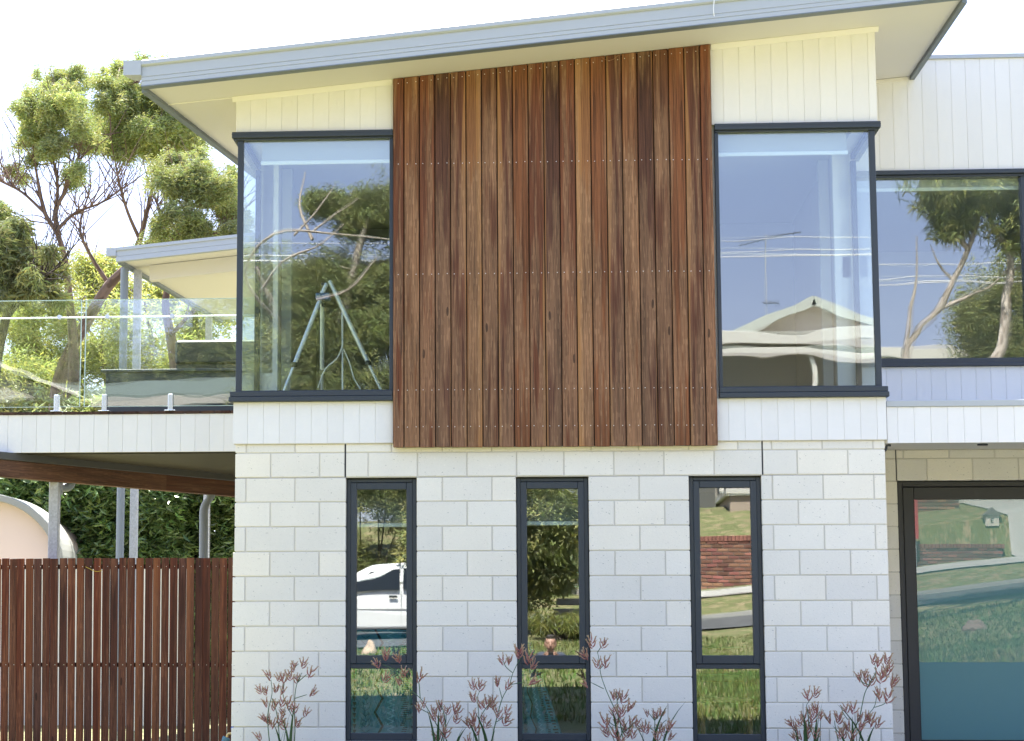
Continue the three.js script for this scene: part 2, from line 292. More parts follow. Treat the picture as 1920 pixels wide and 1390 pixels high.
// grass tufts on the lawn that the windows mirror
{
  const blade = []; const r = rng(5);
  for (let k = 0; k < 5; k++) { const a = r() * 6.28, l = 0.035 + r() * 0.04, w = 0.004, dx = Math.cos(a), dz = Math.sin(a), ox = (r() - 0.5) * 0.05, oz = (r() - 0.5) * 0.05; blade.push(ox - dz * w, 0, oz + dx * w, ox + dz * w, 0, oz - dx * w, ox + dx * l * 0.6, l, oz + dz * l * 0.6); }
  const g = new THREE.BufferGeometry(); g.setAttribute('position', new THREE.Float32BufferAttribute(blade, 3)); g.computeVertexNormals();
  const N = 60000, m = new THREE.InstancedMesh(g, leafMat(0.12, 0.17, 0.04, 0.35, 0.8), N), q = new THREE.Matrix4(), c = new THREE.Color();
  let n = 0;
  while (n < N) { const z = 1.5 + r() * 21, x = -5 + r() * 15; if ((Math.abs(x) < 0.9 && z > 15.6 && z < 18.6) || (x > 2.5 && z < 5.1)) continue; q.makeRotationY(r() * 6.28); const s = 0.7 + r() * 0.8; q.scale(V(s, s, s)); q.setPosition(x, H(x, z) - 0.002, z); m.setMatrixAt(n, q); const y = fbm(x * 0.7, z * 0.7, 3, 3); c.setRGB(0.7 + 1.6 * y * r(), 0.8 + 0.6 * r(), 0.6 + 0.5 * r()); m.setColorAt(n, c); n++; }
  m.name = 'grass'; m.userData = { kind: 'stuff', label: 'short lawn grass on the slope in front of the house', category: 'grass' }; shadowed(m); scene.add(m);
}

// ---------------------------------------------------------------- the house
const WL = -2.556, WR = 2.662;
const house = thing('house', 'modern two storey house with white block base, white boards and a brown timber panel', 'house');
const topY = (x, z = 0) => 6.03 + 0.0926 * (x - 2.684) - 0.02 * z;      // underside of the main roof
const r0 = rng(77);

// block wall: mortar body and single blocks
const openX = [[-1.652, -1.077], [-0.277, 0.3065], [1.105, 1.682]];
const blockWall = grp(house, 'block_wall');
{
  const body = [];
  for (const [a, b] of [[WL + 0.01, -1.657], [-1.072, -0.282], [0.3115, 1.1], [1.687, WR - 0.01]]) body.push(box(a, b, -0.3, 2.365, -0.185, -0.0062));
  body.push(box(WL + 0.01, WR - 0.01, 2.368, 2.64, -0.185, -0.0062));
  for (const [a, b] of openX) body.push(box(a - 0.004, b + 0.004, -0.3, 0.262, -0.185, -0.0062));
  part(blockWall, 'mortar', body, M.mortar);
  const even = [-2.466, -2.066, -1.28, -0.87, -0.47, -0.07, 0.33, 0.71, 1.11, 1.5, 1.768, 2.168, 2.568], odd = [-2.266, -1.866, -1.47, -1.07, -0.67, -0.27, 0.11, 0.51, 0.91, 1.31, 1.968, 2.368];
  for (let c = 0; c < 15; c++) {
    const y1 = c === 0 ? 2.646 : 2.77 - 0.2 * c, y0 = 2.57 - 0.2 * c;
    let spans = [[WL - (c > 4 ? 0.004 : 0), WR]];
    if (c >= 2 && y0 > 0.15) spans = [[WL - (c > 4 ? 0.012 : 0), openX[0][0]], [openX[0][1], openX[1][0]], [openX[1][1], openX[2][0]], [openX[2][1], WR]];
    else spans = [[WL, -1.664], [-1.650, 1.688], [1.700, WR]];
    for (const [a, b] of spans) {
      const js = (c % 2 ? odd : even).filter((x) => x > a + 0.06 && x < b - 0.06), ed = [a, ...js, b];
      for (let i = 0; i < ed.length - 1; i++) {
        const l = ed[i] + (i ? 0.005 : 0), r = ed[i + 1] - (i < ed.length - 2 ? 0.005 : 0), t = (r0() - 0.5) * 0.0025;
        part(blockWall, 'block', box(l, r, y0 + 0.005, y1 - 0.005, -0.19, t, 0.003, r0() * 1.6, r0() * 1.6), M.block[(r0() * 4) | 0]);
      }
    }
  }
  part(blockWall, 'control_joint', [box(-1.663, -1.651, 2.372, 2.644, -0.1, -0.004), box(1.689, 1.699, 2.372, 2.644, -0.1, -0.004)], M.joint);
}
// white weatherboard above and below the upper windows: single boards on a dark backing
function boards(parent, x0, x1, yb, ytop, zf, first, mat, pitch = 0.1305, th = 0.016) {
  const g = grp(parent, 'wall_cladding');
  let x = x0, k = 0;
  part(g, 'backing', bendY(box(x0 + 0.002, x1 - 0.002, 0, 1, zf - th - 0.02, zf - 0.0045), (X, Y) => (Y < 0.5 ? yb + 0.002 : ytop(X) - 0.002)), M.trim);
  while (x < x1 - 0.01) {
    const e = Math.min(x1, x === x0 ? x0 + first : x + pitch);
    const b = box(x + 0.0008, e - 0.0008, 0, 1, zf - th, zf + (hash2(k, 3, 8) - 0.5) * 0.0006, 0.0012, k * 0.37, k * 0.61);
    part(g, 'cladding_board', bendY(b, (X, Y) => (Y < 0.5 ? yb + (Y > 0 ? 0.002 : 0) : ytop(X) - (Y < 1 ? 0.002 : 0))), k % 3 ? M.white : M.white2);
    x = e; k++;
  }
  return g;
}
boards(house, WL - 0.018, -1.268, 2.646, () => 2.986, 0.018, 0.118, M.white);
boards(house, 1.341, WR + 0.018, 2.646, () => 2.986, 0.018, 0.09, M.white);
boards(house, WL - 0.020, -1.268, 5.237, (x) => topY(x) - 0.004, 0.018, 0.122, M.white);
boards(house, 1.341, WR + 0.016, 5.237, (x) => topY(x) - 0.004, 0.018, 0.10, M.white);
part(house, 'scotia_trim', sweepX([[0.0185, -0.042], [0.05, -0.008], [0.05, -0.002], [0.0185, -0.002]], WL - 0.05, -1.27, (x) => topY(x)), M.trim);
part(house, 'scotia_trim', sweepX([[0.0185, -0.042], [0.05, -0.008], [0.05, -0.002], [0.0185, -0.002]], 1.345, WR + 0.045, (x) => topY(x)), M.trim);
part(house, 'base_flashing', [box(WL - 0.012, -1.268, 2.641, 2.6455, -0.02, 0.012), box(1.341, WR + 0.012, 2.641, 2.6455, -0.02, 0.012)], M.mortar);
// wall core (structure behind the boards), side and back walls, floors
part(house, 'wall_core', [
  bendY(box(-1.3, 1.37, 0, 1, -0.19, -0.03), (X, Y) => (Y < 0.5 ? 2.64 : topY(X) - 0.02)),
  bendY(box(WL + 0.02, -1.3, 0, 1, -0.19, -0.025), (X, Y) => (Y < 0.5 ? 5.235 : topY(X) - 0.02)),
  bendY(box(1.37, WR - 0.02, 0, 1, -0.19, -0.025), (X, Y) => (Y < 0.5 ? 5.235 : topY(X) - 0.02)),
  box(WL + 0.02, WR - 0.02, 2.64, 2.985, -0.19, -0.025),
], M.trim);
part(house, 'side_wall', [
  box(WL, WL + 0.19, -0.3, 2.64, -9, -0.19), box(WR - 0.19, WR, -0.3, 2.64, -9, -0.19),
  bendY(box(WL, WL + 0.15, 2.64, 6, -9, -1.12), (X, Y, Z) => (Y < 4 ? 2.64 : topY(X, Z) - 0.01)), bendY(box(WR - 0.15, WR, 2.64, 6, -9, -1.12), (X, Y, Z) => (Y < 4 ? 2.64 : topY(X, Z) - 0.01)),
  bendY(box(WL, WL + 0.15, 5.237, 6, -1.12, -0.19), (X, Y, Z) => (Y < 5.4 ? 5.237 : topY(X, Z) - 0.01)), bendY(box(WR - 0.15, WR, 5.237, 6, -1.12, -0.19), (X, Y, Z) => (Y < 5.4 ? 5.237 : topY(X, Z) - 0.01)),
  box(WL, WL + 0.15, 2.64, 2.985, -1.12, -0.19), box(WR - 0.15, WR, 2.64, 2.985, -1.12, -0.19),
  bendY(box(WL, WR, -0.3, 6, -9.2, -9), (X, Y, Z) => (Y < 4 ? -0.3 : topY(X, Z) - 0.01)),
], M.white2);
// rooms behind the windows
M.roomWall = std(0.42, 0.43, 0.44, 0.9); M.roomFloor = std(0.16, 0.12, 0.09, 0.7); M.roomCeil = std(0.7, 0.7, 0.7, 0.9);
part(house, 'upper_floor', box(WL + 0.2, WR - 0.2, 2.66, 2.86, -8.9, -0.2), M.roomFloor);
part(house, 'upper_ceiling', box(WL + 0.16, WR - 0.16, 5.32, 5.4, -8.9, -0.2), M.roomCeil);
part(house, 'upper_room_wall', [box(WL + 0.16, WR - 0.16, 2.87, 5.31, -4.6, -4.5), box(-0.9, -0.8, 2.87, 5.31, -4.49, -0.2), box(0.9, 1.0, 2.87, 5.31, -4.49, -0.2)], M.roomWall);
part(house, 'lower_ceiling', box(WL + 0.2, WR - 0.2, 2.55, 2.64, -8.9, -0.2), M.roomCeil);
part(house, 'lower_floor', box(WL + 0.2, WR - 0.2, -0.1, 0.12, -8.9, -0.2), M.roomFloor);
part(house, 'lower_room_wall', [box(WL + 0.2, WR - 0.2, 0.13, 2.54, -4.4, -4.3), box(-0.72, -0.66, 0.13, 2.54, -4.29, -0.2), box(0.68, 0.74, 0.13, 2.54, -4.29, -0.2)], M.roomWall);

// timber panel: single boards with dark rebates between
{
  const g = grp(house, 'timber_panel');
  const x0 = -1.262, x1 = 1.338, top = (x) => topY(x, 0.07) - 0.003, yb = 2.603;
  part(g, 'backing', bendY(box(x0 + 0.004, x1 - 0.004, 0, 1, -0.02, 0.036), (X, Y) => (Y < 0.5 ? yb + 0.006 : top(X) - 0.004)), std(0.05, 0.026, 0.016, 0.8));
  const kinds = [5, 4, 0, 3, 1, 7, 6, 1, 2, 5, 3, 0, 7, 2, 1, 4, 3, 6, 2, 1, 0], tints = [1, 1.08, 1.0, 0.95, 0.95, 1.05, 1.0, 0.95, 1.0, 0.95, 0.85, 1.05, 1.3, 1.12, 0.82, 1.15, 0.85, 0.9, 1.1, 0.9, 1.15];
  let x = x0; const screws = [];
  for (let k = 0; k < 21; k++) {
    const e = k === 0 ? x0 + 0.09 : k === 20 ? x1 : Math.min(x1, x + 0.1276), gap = k === 20 ? 0 : 0.0075, L = x + (k ? 0.001 : 0), R = e - gap;
    const z = 0.0685 + (hash2(k, 5, 2) - 0.5) * 0.003, b = box(L, R, 0, 1, 0.037, z, 0.004);
    const vo = hash2(k, 2, 2) * 0.3, fl = hash2(k, 8, 2) < 0.5;
    bendY(b, (X, Y) => (Y < 0.5 ? yb + (Y > 0 ? 0.003 : 0) + (hash2(k, 1, 2) - 0.5) * 0.004 : top(X) - (Y < 1 ? 0.003 : 0)));
    const p = b.attributes.position, uv = b.attributes.uv;
    for (let i = 0; i < p.count; i++) { const u = clamp((p.getX(i) - x) / 0.128, 0.01, 0.99); uv.setXY(i, fl ? 1 - u : u, clamp((p.getY(i) - 2.6) / 3.7 + 0.01 + vo * 0.2, 0.01, 0.99)); }
    const t = tints[k];
    part(g, 'timber_board', b, woodMat(kinds[k], [(0.6 * t + 0.4) * 0.96, (0.6 * t + 0.4) * 0.84, (0.6 * t + 0.4) * 0.65], 0.6));
    for (const [yy, f] of [[(X) => top(X) - 0.045, 1], [() => 4.94, 1], [() => 4.02, 1], [() => 3.07, 1], [() => 2.77, 1]]) for (const xx of k === 0 || k === 20 ? [(L + R) / 2] : [L + 0.024, R - 0.024]) screws.push([xx, yy(xx) + (hash2(k, (xx * 999) | 0, 1) - 0.5) * 0.006, z]);
    x = e;
  }
  const sg = new THREE.CylinderGeometry(0.0034, 0.0038, 0.003, 8).rotateX(Math.PI / 2), im = new THREE.InstancedMesh(sg, M.screw, screws.length), q = new THREE.Matrix4();
  screws.forEach(([a, b, c], i) => im.setMatrixAt(i, q.makeTranslation(a, b, c + 0.001)));
  im.name = 'screw'; im.userData = { kind: 'stuff' }; shadowed(im); g.add(im);
  const w = []; for (let i = 0; i <= 12; i++) { const t = i / 12; w.push(V(lerp(0.44, 0.6, t), 5.815 + 0.015 * t - 0.045 * Math.sin(Math.PI * t), 0.078)); }
  part(g, 'wire_loop', tube(w, 0.0016, 5), std(0.3, 0.16, 0.08, 0.6));
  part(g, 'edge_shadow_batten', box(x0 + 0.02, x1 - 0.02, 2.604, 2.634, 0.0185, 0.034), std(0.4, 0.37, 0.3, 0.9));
}

// glass pane with very slight waviness; tilt = radians its top leans outwards
function pane(x0, x1, y0, y1, z, amp = 6e-5, tilt = 0, seed = 1, turn = 0, low = 1) {
  const w = x1 - x0, h = y1 - y0, nx = Math.max(10, Math.round(w * 26)), ny = Math.max(10, Math.round(h * 26)), g = new THREE.PlaneGeometry(w, h, nx, ny), p = g.attributes.position, n = g.attributes.normal;
  const f = (x, y) => { const k = amp * (1 + (low - 1) * smooth(0, -h / 2, y)); return k * 4 * (noise(x * 1.9 + 20, y * 4.2 + 20, seed) - 0.5) + k * 1.2 * (noise(x * 4 + 9, y * 9 + 9, seed + 4) - 0.5); };
  for (let i = 0; i < p.count; i++) {
    const x = p.getX(i), y = p.getY(i), e = 1e-3, dx = (f(x + e, y) - f(x - e, y)) / (2 * e), dy = (f(x, y + e) - f(x, y - e)) / (2 * e), v = V(-dx, -dy, 1).normalize();
    p.setZ(i, f(x, y)); n.setXYZ(i, v.x, v.y, v.z);
  }
  if (turn) g.rotateY(turn);
  if (tilt) g.rotateX(tilt);
  g.translate((x0 + x1) / 2, (y0 + y1) / 2, z);
  return g;
}
// corner windows of the upper storey
function cornerWindow(s, seed, amp, low) {      // s = -1 the one at the left corner, 1 at the right
  const w = grp(house, 'corner_window'), fx = (a, b) => (s < 0 ? [a, b] : [-b + 0.0955, -a + 0.0955]);   // mirror about the middle of the front
  const B = (a, b, ...r) => { const [l, h] = fx(a, b); return box(l, h, ...r); };
  part(w, 'head', [B(-2.604, -1.265, 5.185, 5.2365, -0.03, 0.055, 0.004), B(-2.604, -2.52, 5.187, 5.235, -1.2, -0.0305, 0.004), B(-2.592, -1.266, 5.17, 5.1845, -0.03, 0.03, 0.002)], M.frame);
  part(w, 'head_shadow_groove', [B(-2.606, -1.266, 5.214, 5.2165, -0.02, 0.0565)], M.frameDark);
  part(w, 'sill', [B(-2.607, -1.265, 2.987, 3.028, -0.03, 0.062, 0.004), B(-2.6, -1.266, 3.0295, 3.072, -0.03, 0.05, 0.004), B(-2.605, -2.52, 2.989, 3.07, -1.2, -0.0305, 0.004)], M.frame);
  part(w, 'frame', [B(-2.559, -2.513, 3.0725, 5.1695, -0.044, 0.012, 0.003), B(-1.297, -1.2655, 3.0725, 5.1695, -0.05, 0.02, 0.003), B(-2.5125, -1.2975, 3.0725, 3.084, -0.05, 0.0, 0.002), B(-2.559, -2.515, 3.0725, 5.1695, -1.12, -1.06, 0.003)], M.frame);
  const [l, h] = fx(-2.513, -1.297);
  part(w, 'pane', pane(l, h, 3.084, 5.17, -0.012, amp, 0, seed, 0, low), M.glass);
  part(w, 'pane', pane(l, h, 3.084, 5.17, -0.03, amp, 0.0004, seed + 3, 0.0003, low), M.glass2);
  const sp = pane(-0.51, 0.51, 3.084, 5.17, 0, 3e-5, 0, seed + 8); sp.rotateY(s < 0 ? -Math.PI / 2 : Math.PI / 2); sp.translate(s < 0 ? -2.536 : 2.6315, 0, -0.552);
  part(w, 'side_pane', sp, M.glass2);
  part(w, 'inner_lining', [B(-2.5, -2.36, 3.0, 5.31, -1.24, -1.12, 0.004), B(-2.40, -2.31, 3.0, 5.31, -1.75, -1.65, 0.004), B(-2.5, -1.28, 2.87, 3.06, -0.185, -0.06, 0.003)], M.roomCeil);
  return w;
}
cornerWindow(-1, 3, 4e-5, 1.8);
cornerWindow(1, 14, 4e-5, 3.4);

// lower windows: awning sash over a fixed light
function lowerWindow([x0, x1], tilt, seed, upTilt = 0) {
  const w = grp(house, 'window'), zf = -0.045, y0 = 0.268, y1 = 2.356, a = x0 + 0.006, b = x1 - 0.006;
  part(w, 'frame', [box(a, a + 0.032, y0, y1, zf - 0.07, zf, 0.003), box(b - 0.032, b, y0, y1, zf - 0.07, zf, 0.003), box(a + 0.0325, b - 0.0325, y1 - 0.026, y1, zf - 0.07, zf - 0.001, 0.003), box(a + 0.0325, b - 0.0325, y0, y0 + 0.055, zf - 0.07, zf - 0.001, 0.003), box(a + 0.0325, b - 0.0325, 0.834, 0.872, zf - 0.07, zf - 0.001, 0.003),
    box(a - 0.002, b + 0.002, y0 - 0.012, y0 - 0.001, zf - 0.06, zf + 0.02, 0.002)], M.frame);
  const sa = a + 0.03, sb = b - 0.03, s0 = 0.874, s1 = 2.328, sw = 0.05;
  part(w, 'sash', [box(sa, sa + sw, s0, s1, zf - 0.04, zf + 0.008, 0.004), box(sb - sw, sb, s0, s1, zf - 0.04, zf + 0.008, 0.004), box(sa + sw + 0.0005, sb - sw - 0.0005, s1 - 0.056, s1, zf - 0.04, zf + 0.007, 0.004), box(sa + sw + 0.0005, sb - sw - 0.0005, s0, s0 + 0.067, zf - 0.04, zf + 0.007, 0.004)], M.frame);
  part(w, 'seal', [box(a - 0.005, a - 0.0003, y0, y1, zf - 0.06, zf - 0.012), box(b + 0.0003, b + 0.005, y0, y1, zf - 0.06, zf - 0.012), box(a, b, y1 + 0.0005, y1 + 0.008, zf - 0.06, zf - 0.01)], M.seal);
  part(w, 'pane', pane(sa + sw, sb - sw, s0 + 0.067, s1 - 0.056, zf - 0.012, 3e-5, upTilt, seed), M.glass);
  part(w, 'pane', pane(sa + sw, sb - sw, s0 + 0.067, s1 - 0.056, zf - 0.03, 3e-5, upTilt, seed + 2), M.glass2);
  part(w, 'lower_pane', pane(a + 0.0325, b - 0.0325, y0 + 0.055, 0.834, zf - 0.025, 2e-5, tilt, seed + 5), M.glass);
  part(w, 'lower_pane', pane(a + 0.0325, b - 0.0325, y0 + 0.055, 0.834, zf - 0.043, 2e-5, tilt, seed + 7), M.glass2);
  part(w, 'reveal', [box(x0, x1, y0 - 0.3, y0 - 0.014, -0.19, -0.06)], M.mortar);
}
lowerWindow(openX[0], 0.034, 31);
lowerWindow(openX[1], 0.044, 41);
lowerWindow(openX[2], 0.002, 51);

// main roof
const roof = grp(house, 'roof');
const eL = (z) => (z > -4.4 ? -3.24 + 0.108 * (0.62 - z) : -2.698);
{
  const out = [[-3.235, 0.61], [3.268, 0.61], [3.285, -9.6], [eL(-9.6), -9.6], [eL(-4.4), -4.4]];
  part(roof, 'soffit', slab(out, (x, z) => topY(x, z), 0.012), M.soffit);
  part(roof, 'roof_sheet', slab([[-3.22, 0.60], [3.25, 0.60], [3.27, -9.6], [eL(-9.6) + 0.02, -9.6], [eL(-4.4) + 0.02, -4.4]], (x, z) => topY(x, z) + 0.0125, 0.19), M.gutter);
  part(roof, 'soffit_joint', [tube([V(eL(0.30), topY(eL(0.3), 0.0) - 0.002, 0.02), V(WL - 0.05, topY(WL - 0.05, 0.01) - 0.002, 0.02)], 0.006, 6), box(2.7, 3.26, 0, 0.03, -1.9, -1.87)].map((g, i) => (i ? bendY(g, (X, Y) => topY(X, -1.88) - 0.034 + Y) : g)), M.trim);
  const P = [[0.612, -0.004], [0.70, -0.004], [0.70, 0.028], [0.695, 0.030], [0.695, 0.034], [0.70, 0.036], [0.70, 0.062], [0.695, 0.064], [0.695, 0.068], [0.70, 0.070], [0.70, 0.150], [0.712, 0.155], [0.722, 0.166], [0.722, 0.196], [0.714, 0.205], [0.612, 0.205]];
  part(roof, 'gutter', sweepX(P, -3.242, 3.272, (x) => topY(x, 0.65) + 0.004), M.gutter);
  part(roof, 'gutter_underside', sweepX([[0.605, -0.012], [0.705, -0.012], [0.705, -0.0045], [0.605, -0.0045]], -3.243, 3.273, (x) => topY(x, 0.65) + 0.004), M.gutterDark);
  // barge along the splayed side and its returned gutter end
  const lb = [], zs = [0.6, -1, -2.6, -4.3];
  for (let i = 0; i < 3; i++) { const o = [[eL(zs[i]) - 0.02, zs[i]], [eL(zs[i]) + 0.03, zs[i]], [eL(zs[i + 1]) + 0.03, zs[i + 1]], [eL(zs[i + 1]) - 0.02, zs[i + 1]]]; lb.push(slab(o, (x, z) => topY(x, z) - 0.03, 0.2)); }
  part(roof, 'barge_board', lb, M.gutterDark);
  part(roof, 'barge_board', [slab([[3.272, 0.6], [3.312, 0.6], [3.33, -9.5], [3.29, -9.5]], (x, z) => topY(3.28, z) - 0.032, 0.235)], M.gutterDark);
  part(roof, 'gutter_return', slab([[-3.385, 0.725], [-3.2425, 0.725], [-3.2425, 0.55], [-3.33, 0.55]], (x, z) => topY(-3.25, 0.65) + 0.085, 0.12), M.gutter);
  part(roof, 'hanging_thread', tube([V(1.32, 6.17, 0.735), V(1.325, 6.08, 0.732), V(1.318, 5.99, 0.728), V(1.324, 5.94, 0.712)], 0.0035, 5), std(0.85, 0.85, 0.85));
}

// set-back wing: block porch, door, upper wall and window
const ZW = -1.9;
{
  const pw = grp(house, 'porch_block_wall');
  part(pw, 'mortar', [box(2.664, 3.052, -0.3, 2.742, ZW - 0.19, ZW - 0.0062), box(3.052, 6.2, 2.467, 2.742, ZW - 0.19, ZW - 0.0062), box(5.0, 6.2, -0.3, 2.467, ZW - 0.19, ZW - 0.0062)], M.mortar);
  for (let c = 0; c < 14; c++) {
    const y1 = c === 0 ? 2.738 : 2.86 - 0.2 * c, y0 = 2.66 - 0.2 * c;
    const rows = c < 2 ? [[2.665, 3.046], [3.056, 6.2]] : [[2.665, 3.054], [4.98, 6.2]];
    for (const [a, b] of rows) {
      const js = (c % 2 ? [3.316, 3.713, 4.111, 4.51, 4.91, 5.31, 5.71, 6.1] : [3.115, 3.513, 3.909, 4.31, 4.71, 5.11, 5.51, 5.91]).filter((x) => x > a + 0.03 && x < b - 0.03), ed = [a, ...js, b];
      for (let i = 0; i < ed.length - 1; i++) part(pw, 'block', box(ed[i] + (i ? 0.005 : 0), ed[i + 1] - (i < ed.length - 2 ? 0.005 : 0), y0 + 0.005, y1 - 0.005, ZW - 0.19, ZW + (r0() - 0.5) * 0.003, 0.003, r0() * 1.6, r0() * 1.6), M.block[(r0() * 4) | 0]);
    }
  }
  part(pw, 'control_joint', box(3.047, 3.055, 2.464, 2.738, ZW - 0.1, ZW - 0.003), M.joint);
  const d = grp(house, 'entry_door');
  part(d, 'frame', [box(3.062, 3.104, 0.02, 2.455, ZW - 0.13, ZW - 0.03, 0.003), box(4.93, 4.975, 0.02, 2.455, ZW - 0.13, ZW - 0.03, 0.003), box(3.1045, 4.9295, 2.413, 2.455, ZW - 0.13, ZW - 0.031, 0.003)], M.doorFrame);
  part(d, 'leaf', [box(3.109, 3.204, 0.03, 2.408, ZW - 0.11, ZW - 0.045, 0.004), box(4.83, 4.925, 0.03, 2.408, ZW - 0.11, ZW - 0.045, 0.004), box(3.2045, 4.8295, 2.30, 2.408, ZW - 0.11, ZW - 0.046, 0.004), box(3.2045, 4.8295, 0.03, 0.205, ZW - 0.11, ZW - 0.046, 0.004)], M.doorFrame);
  part(d, 'seal', [box(3.1042, 3.1085, 0.03, 2.41, ZW - 0.1, ZW - 0.06), box(3.2042, 3.21, 0.205, 2.30, ZW - 0.09, ZW - 0.062)], M.seal);
  part(d, 'pane', pane(3.2045, 4.83, 0.875, 2.30, ZW - 0.075, 3e-5, 0, 61), new THREE.MeshPhysicalMaterial({ color: RGB(0.9, 0.95, 0.94), transmission: 1, thickness: 0, roughness: 0, ior: 2.0 }));
  part(d, 'frosted_pane', box(3.2045, 4.83, 0.205, 2.30, ZW - 0.095, ZW - 0.085), std(0.085, 0.24, 0.255, 0.4));
  part(d, 'threshold', box(3.0, 5.0, -0.05, 0.02, ZW - 0.15, ZW + 0.02, 0.004), M.concrete);
  // porch roof: fascia boards, cap, soffit, light
  const pr = grp(house, 'porch_roof');
  boards(pr, WR + 0.022, 6.2, 2.618, () => 2.907, 0.004, 0.085, M.white);
  for (const c of [...pr.children[0].children]) pr.add(c); pr.remove(pr.children.find((c) => c.name === 'wall_cladding'));
  part(pr, 'cap_flashing', [box(WR + 0.021, 6.22, 2.908, 2.957, -0.08, 0.016, 0.003)], M.gutter);
  part(pr, 'soffit', box(WR + 0.01, 6.2, 2.738, 2.75, ZW + 0.005, -0.035), M.soffit);
  part(pr, 'roof_sheet', box(WR + 0.01, 6.2, 2.86, 2.90, ZW + 0.0, -0.081), M.gutter);
  part(pr, 'fascia_back', box(WR + 0.01, 6.2, 2.622, 2.905, -0.05, -0.0165), M.trim);
  const lp = at(1845, 833, -1.35); part(pr, 'downlight', new THREE.CylinderGeometry(0.045, 0.045, 0.012, 20).translate(lp.x, 2.731, -1.4), M.frameDark);
  part(pr, 'side_return', box(6.1, 6.25, -0.3, 2.73, -1.7, -0.05), M.white2);
  // upper wall
  const zu = ZW - 0.006;
  boards(house, WR + 0.004, 6.3, 5.253, () => 6.278, zu + 0.016, 0.06, M.white2);
  boards(house, WR + 0.004, 6.3, 2.95, () => 3.474, zu + 0.016, 0.06, M.white2);
  part(house, 'wing_wall', [box(WR + 0.01, 6.3, 5.255, 6.27, zu - 0.2, zu - 0.022), box(WR + 0.01, 6.3, 2.74, 3.472, zu - 0.2, zu - 0.022), box(6.2, 6.35, -0.3, 6.27, -9, zu - 0.2), box(WR, 6.35, -0.3, 6.27, -9.2, -9.0), box(WR + 0.01, WR + 0.09, 3.472, 5.255, zu - 0.2, zu - 0.06), box(WR + 0.01, 6.2, -0.1, 0.02, -9, ZW - 0.2), box(WR + 0.02, 6.2, 2.743, 2.9, -9, zu - 0.21), box(WR + 0.02, 6.2, 5.3, 5.4, -9, zu - 0.21)], M.roomWall);
  part(house, 'wing_room_wall', [box(WR + 0.1, 6.2, 2.91, 5.29, -6.2, -6.1), box(WR + 0.1, 6.2, 0.03, 2.73, -6.2, -6.1)], M.roomWall);
  part(house, 'parapet_flashing', box(WR + 0.0, 6.4, 6.2785, 6.318, ZW - 0.25, ZW + 0.028, 0.003), M.gutter);
  part(house, 'wing_roof', box(WR + 0.02, 6.3, 6.22, 6.274, -9.1, ZW - 0.21), M.gutter);
  const w = grp(house, 'wing_window');
  part(w, 'head', [box(WR + 0.004, 6.2, 5.213, 5.252, zu - 0.1, zu + 0.05, 0.004), box(WR + 0.004, 6.2, 5.19, 5.2125, zu - 0.1, zu + 0.02, 0.003)], M.frame);
  part(w, 'sill', [box(WR + 0.004, 6.2, 3.475, 3.502, zu - 0.1, zu + 0.05, 0.004), box(WR + 0.004, 6.2, 3.5025, 3.55, zu - 0.1, zu + 0.02, 0.004)], M.frame);
  part(w, 'frame', [box(4.224, 4.29, 3.5505, 5.1895, zu - 0.09, zu + 0.012, 0.003), box(2.9, 2.94, 3.5505, 5.1895, zu - 0.09, zu + 0.0, 0.003), box(6.15, 6.2, 3.5505, 5.1895, zu - 0.09, zu + 0.01, 0.003)].filter((_, i) => i !== 1), M.frame);
  part(w, 'pane', pane(WR + 0.09, 4.224, 3.55, 5.19, zu - 0.03, 7e-5, 0, 71, 0, 2.4), M.glass);
  part(w, 'pane', pane(WR + 0.09, 4.224, 3.55, 5.19, zu - 0.048, 7e-5, 0, 74, 0, 2.4), M.glass2);
  part(w, 'pane', pane(4.29, 6.15, 3.55, 5.19, zu - 0.03, 7e-5, 0, 79), M.glass);
}
// roller blinds (things hung inside)
M.blind = std(0.5, 0.5, 0.52, 0.8); M.hem = std(0.9, 0.9, 0.9, 0.5);
function blind(label, x0, x1, y0, y1, z, fab = M.blind) {
  const b = thing('roller_blind', label, 'blind', V((x0 + x1) / 2, y0, z), undefined), w = (x1 - x0) / 2;
  part(b, 'fabric', box(-w, w, 0.02, y1 - y0, -0.001, 0.001), fab); part(b, 'hem_bar', box(-w - 0.01, w + 0.01, -0.012, 0.02, -0.012, 0.012, 0.004), M.hem);
}
blind('white roller blind drawn a little way down in the corner window beside the deck', -2.37, -1.3, 5.0, 5.30, -0.1);
blind('white roller blind drawn a little way down in the corner window beside the set-back wing', 1.32, 2.44, 5.01, 5.30, -0.1);
blind('white roller blind at the top of the wide window of the set-back wing', 2.78, 5.9, 5.10, 5.29, -2.0);
blind('roller blind in the upper sash of the ground floor window nearest the fence', -1.6, -1.12, 1.99, 2.5, -0.24, std(0.16, 0.17, 0.17, 0.8));
blind('roller blind in the upper sash of the middle ground floor window', -0.24, 0.28, 2.0, 2.5, -0.24, std(0.16, 0.17, 0.17, 0.8));

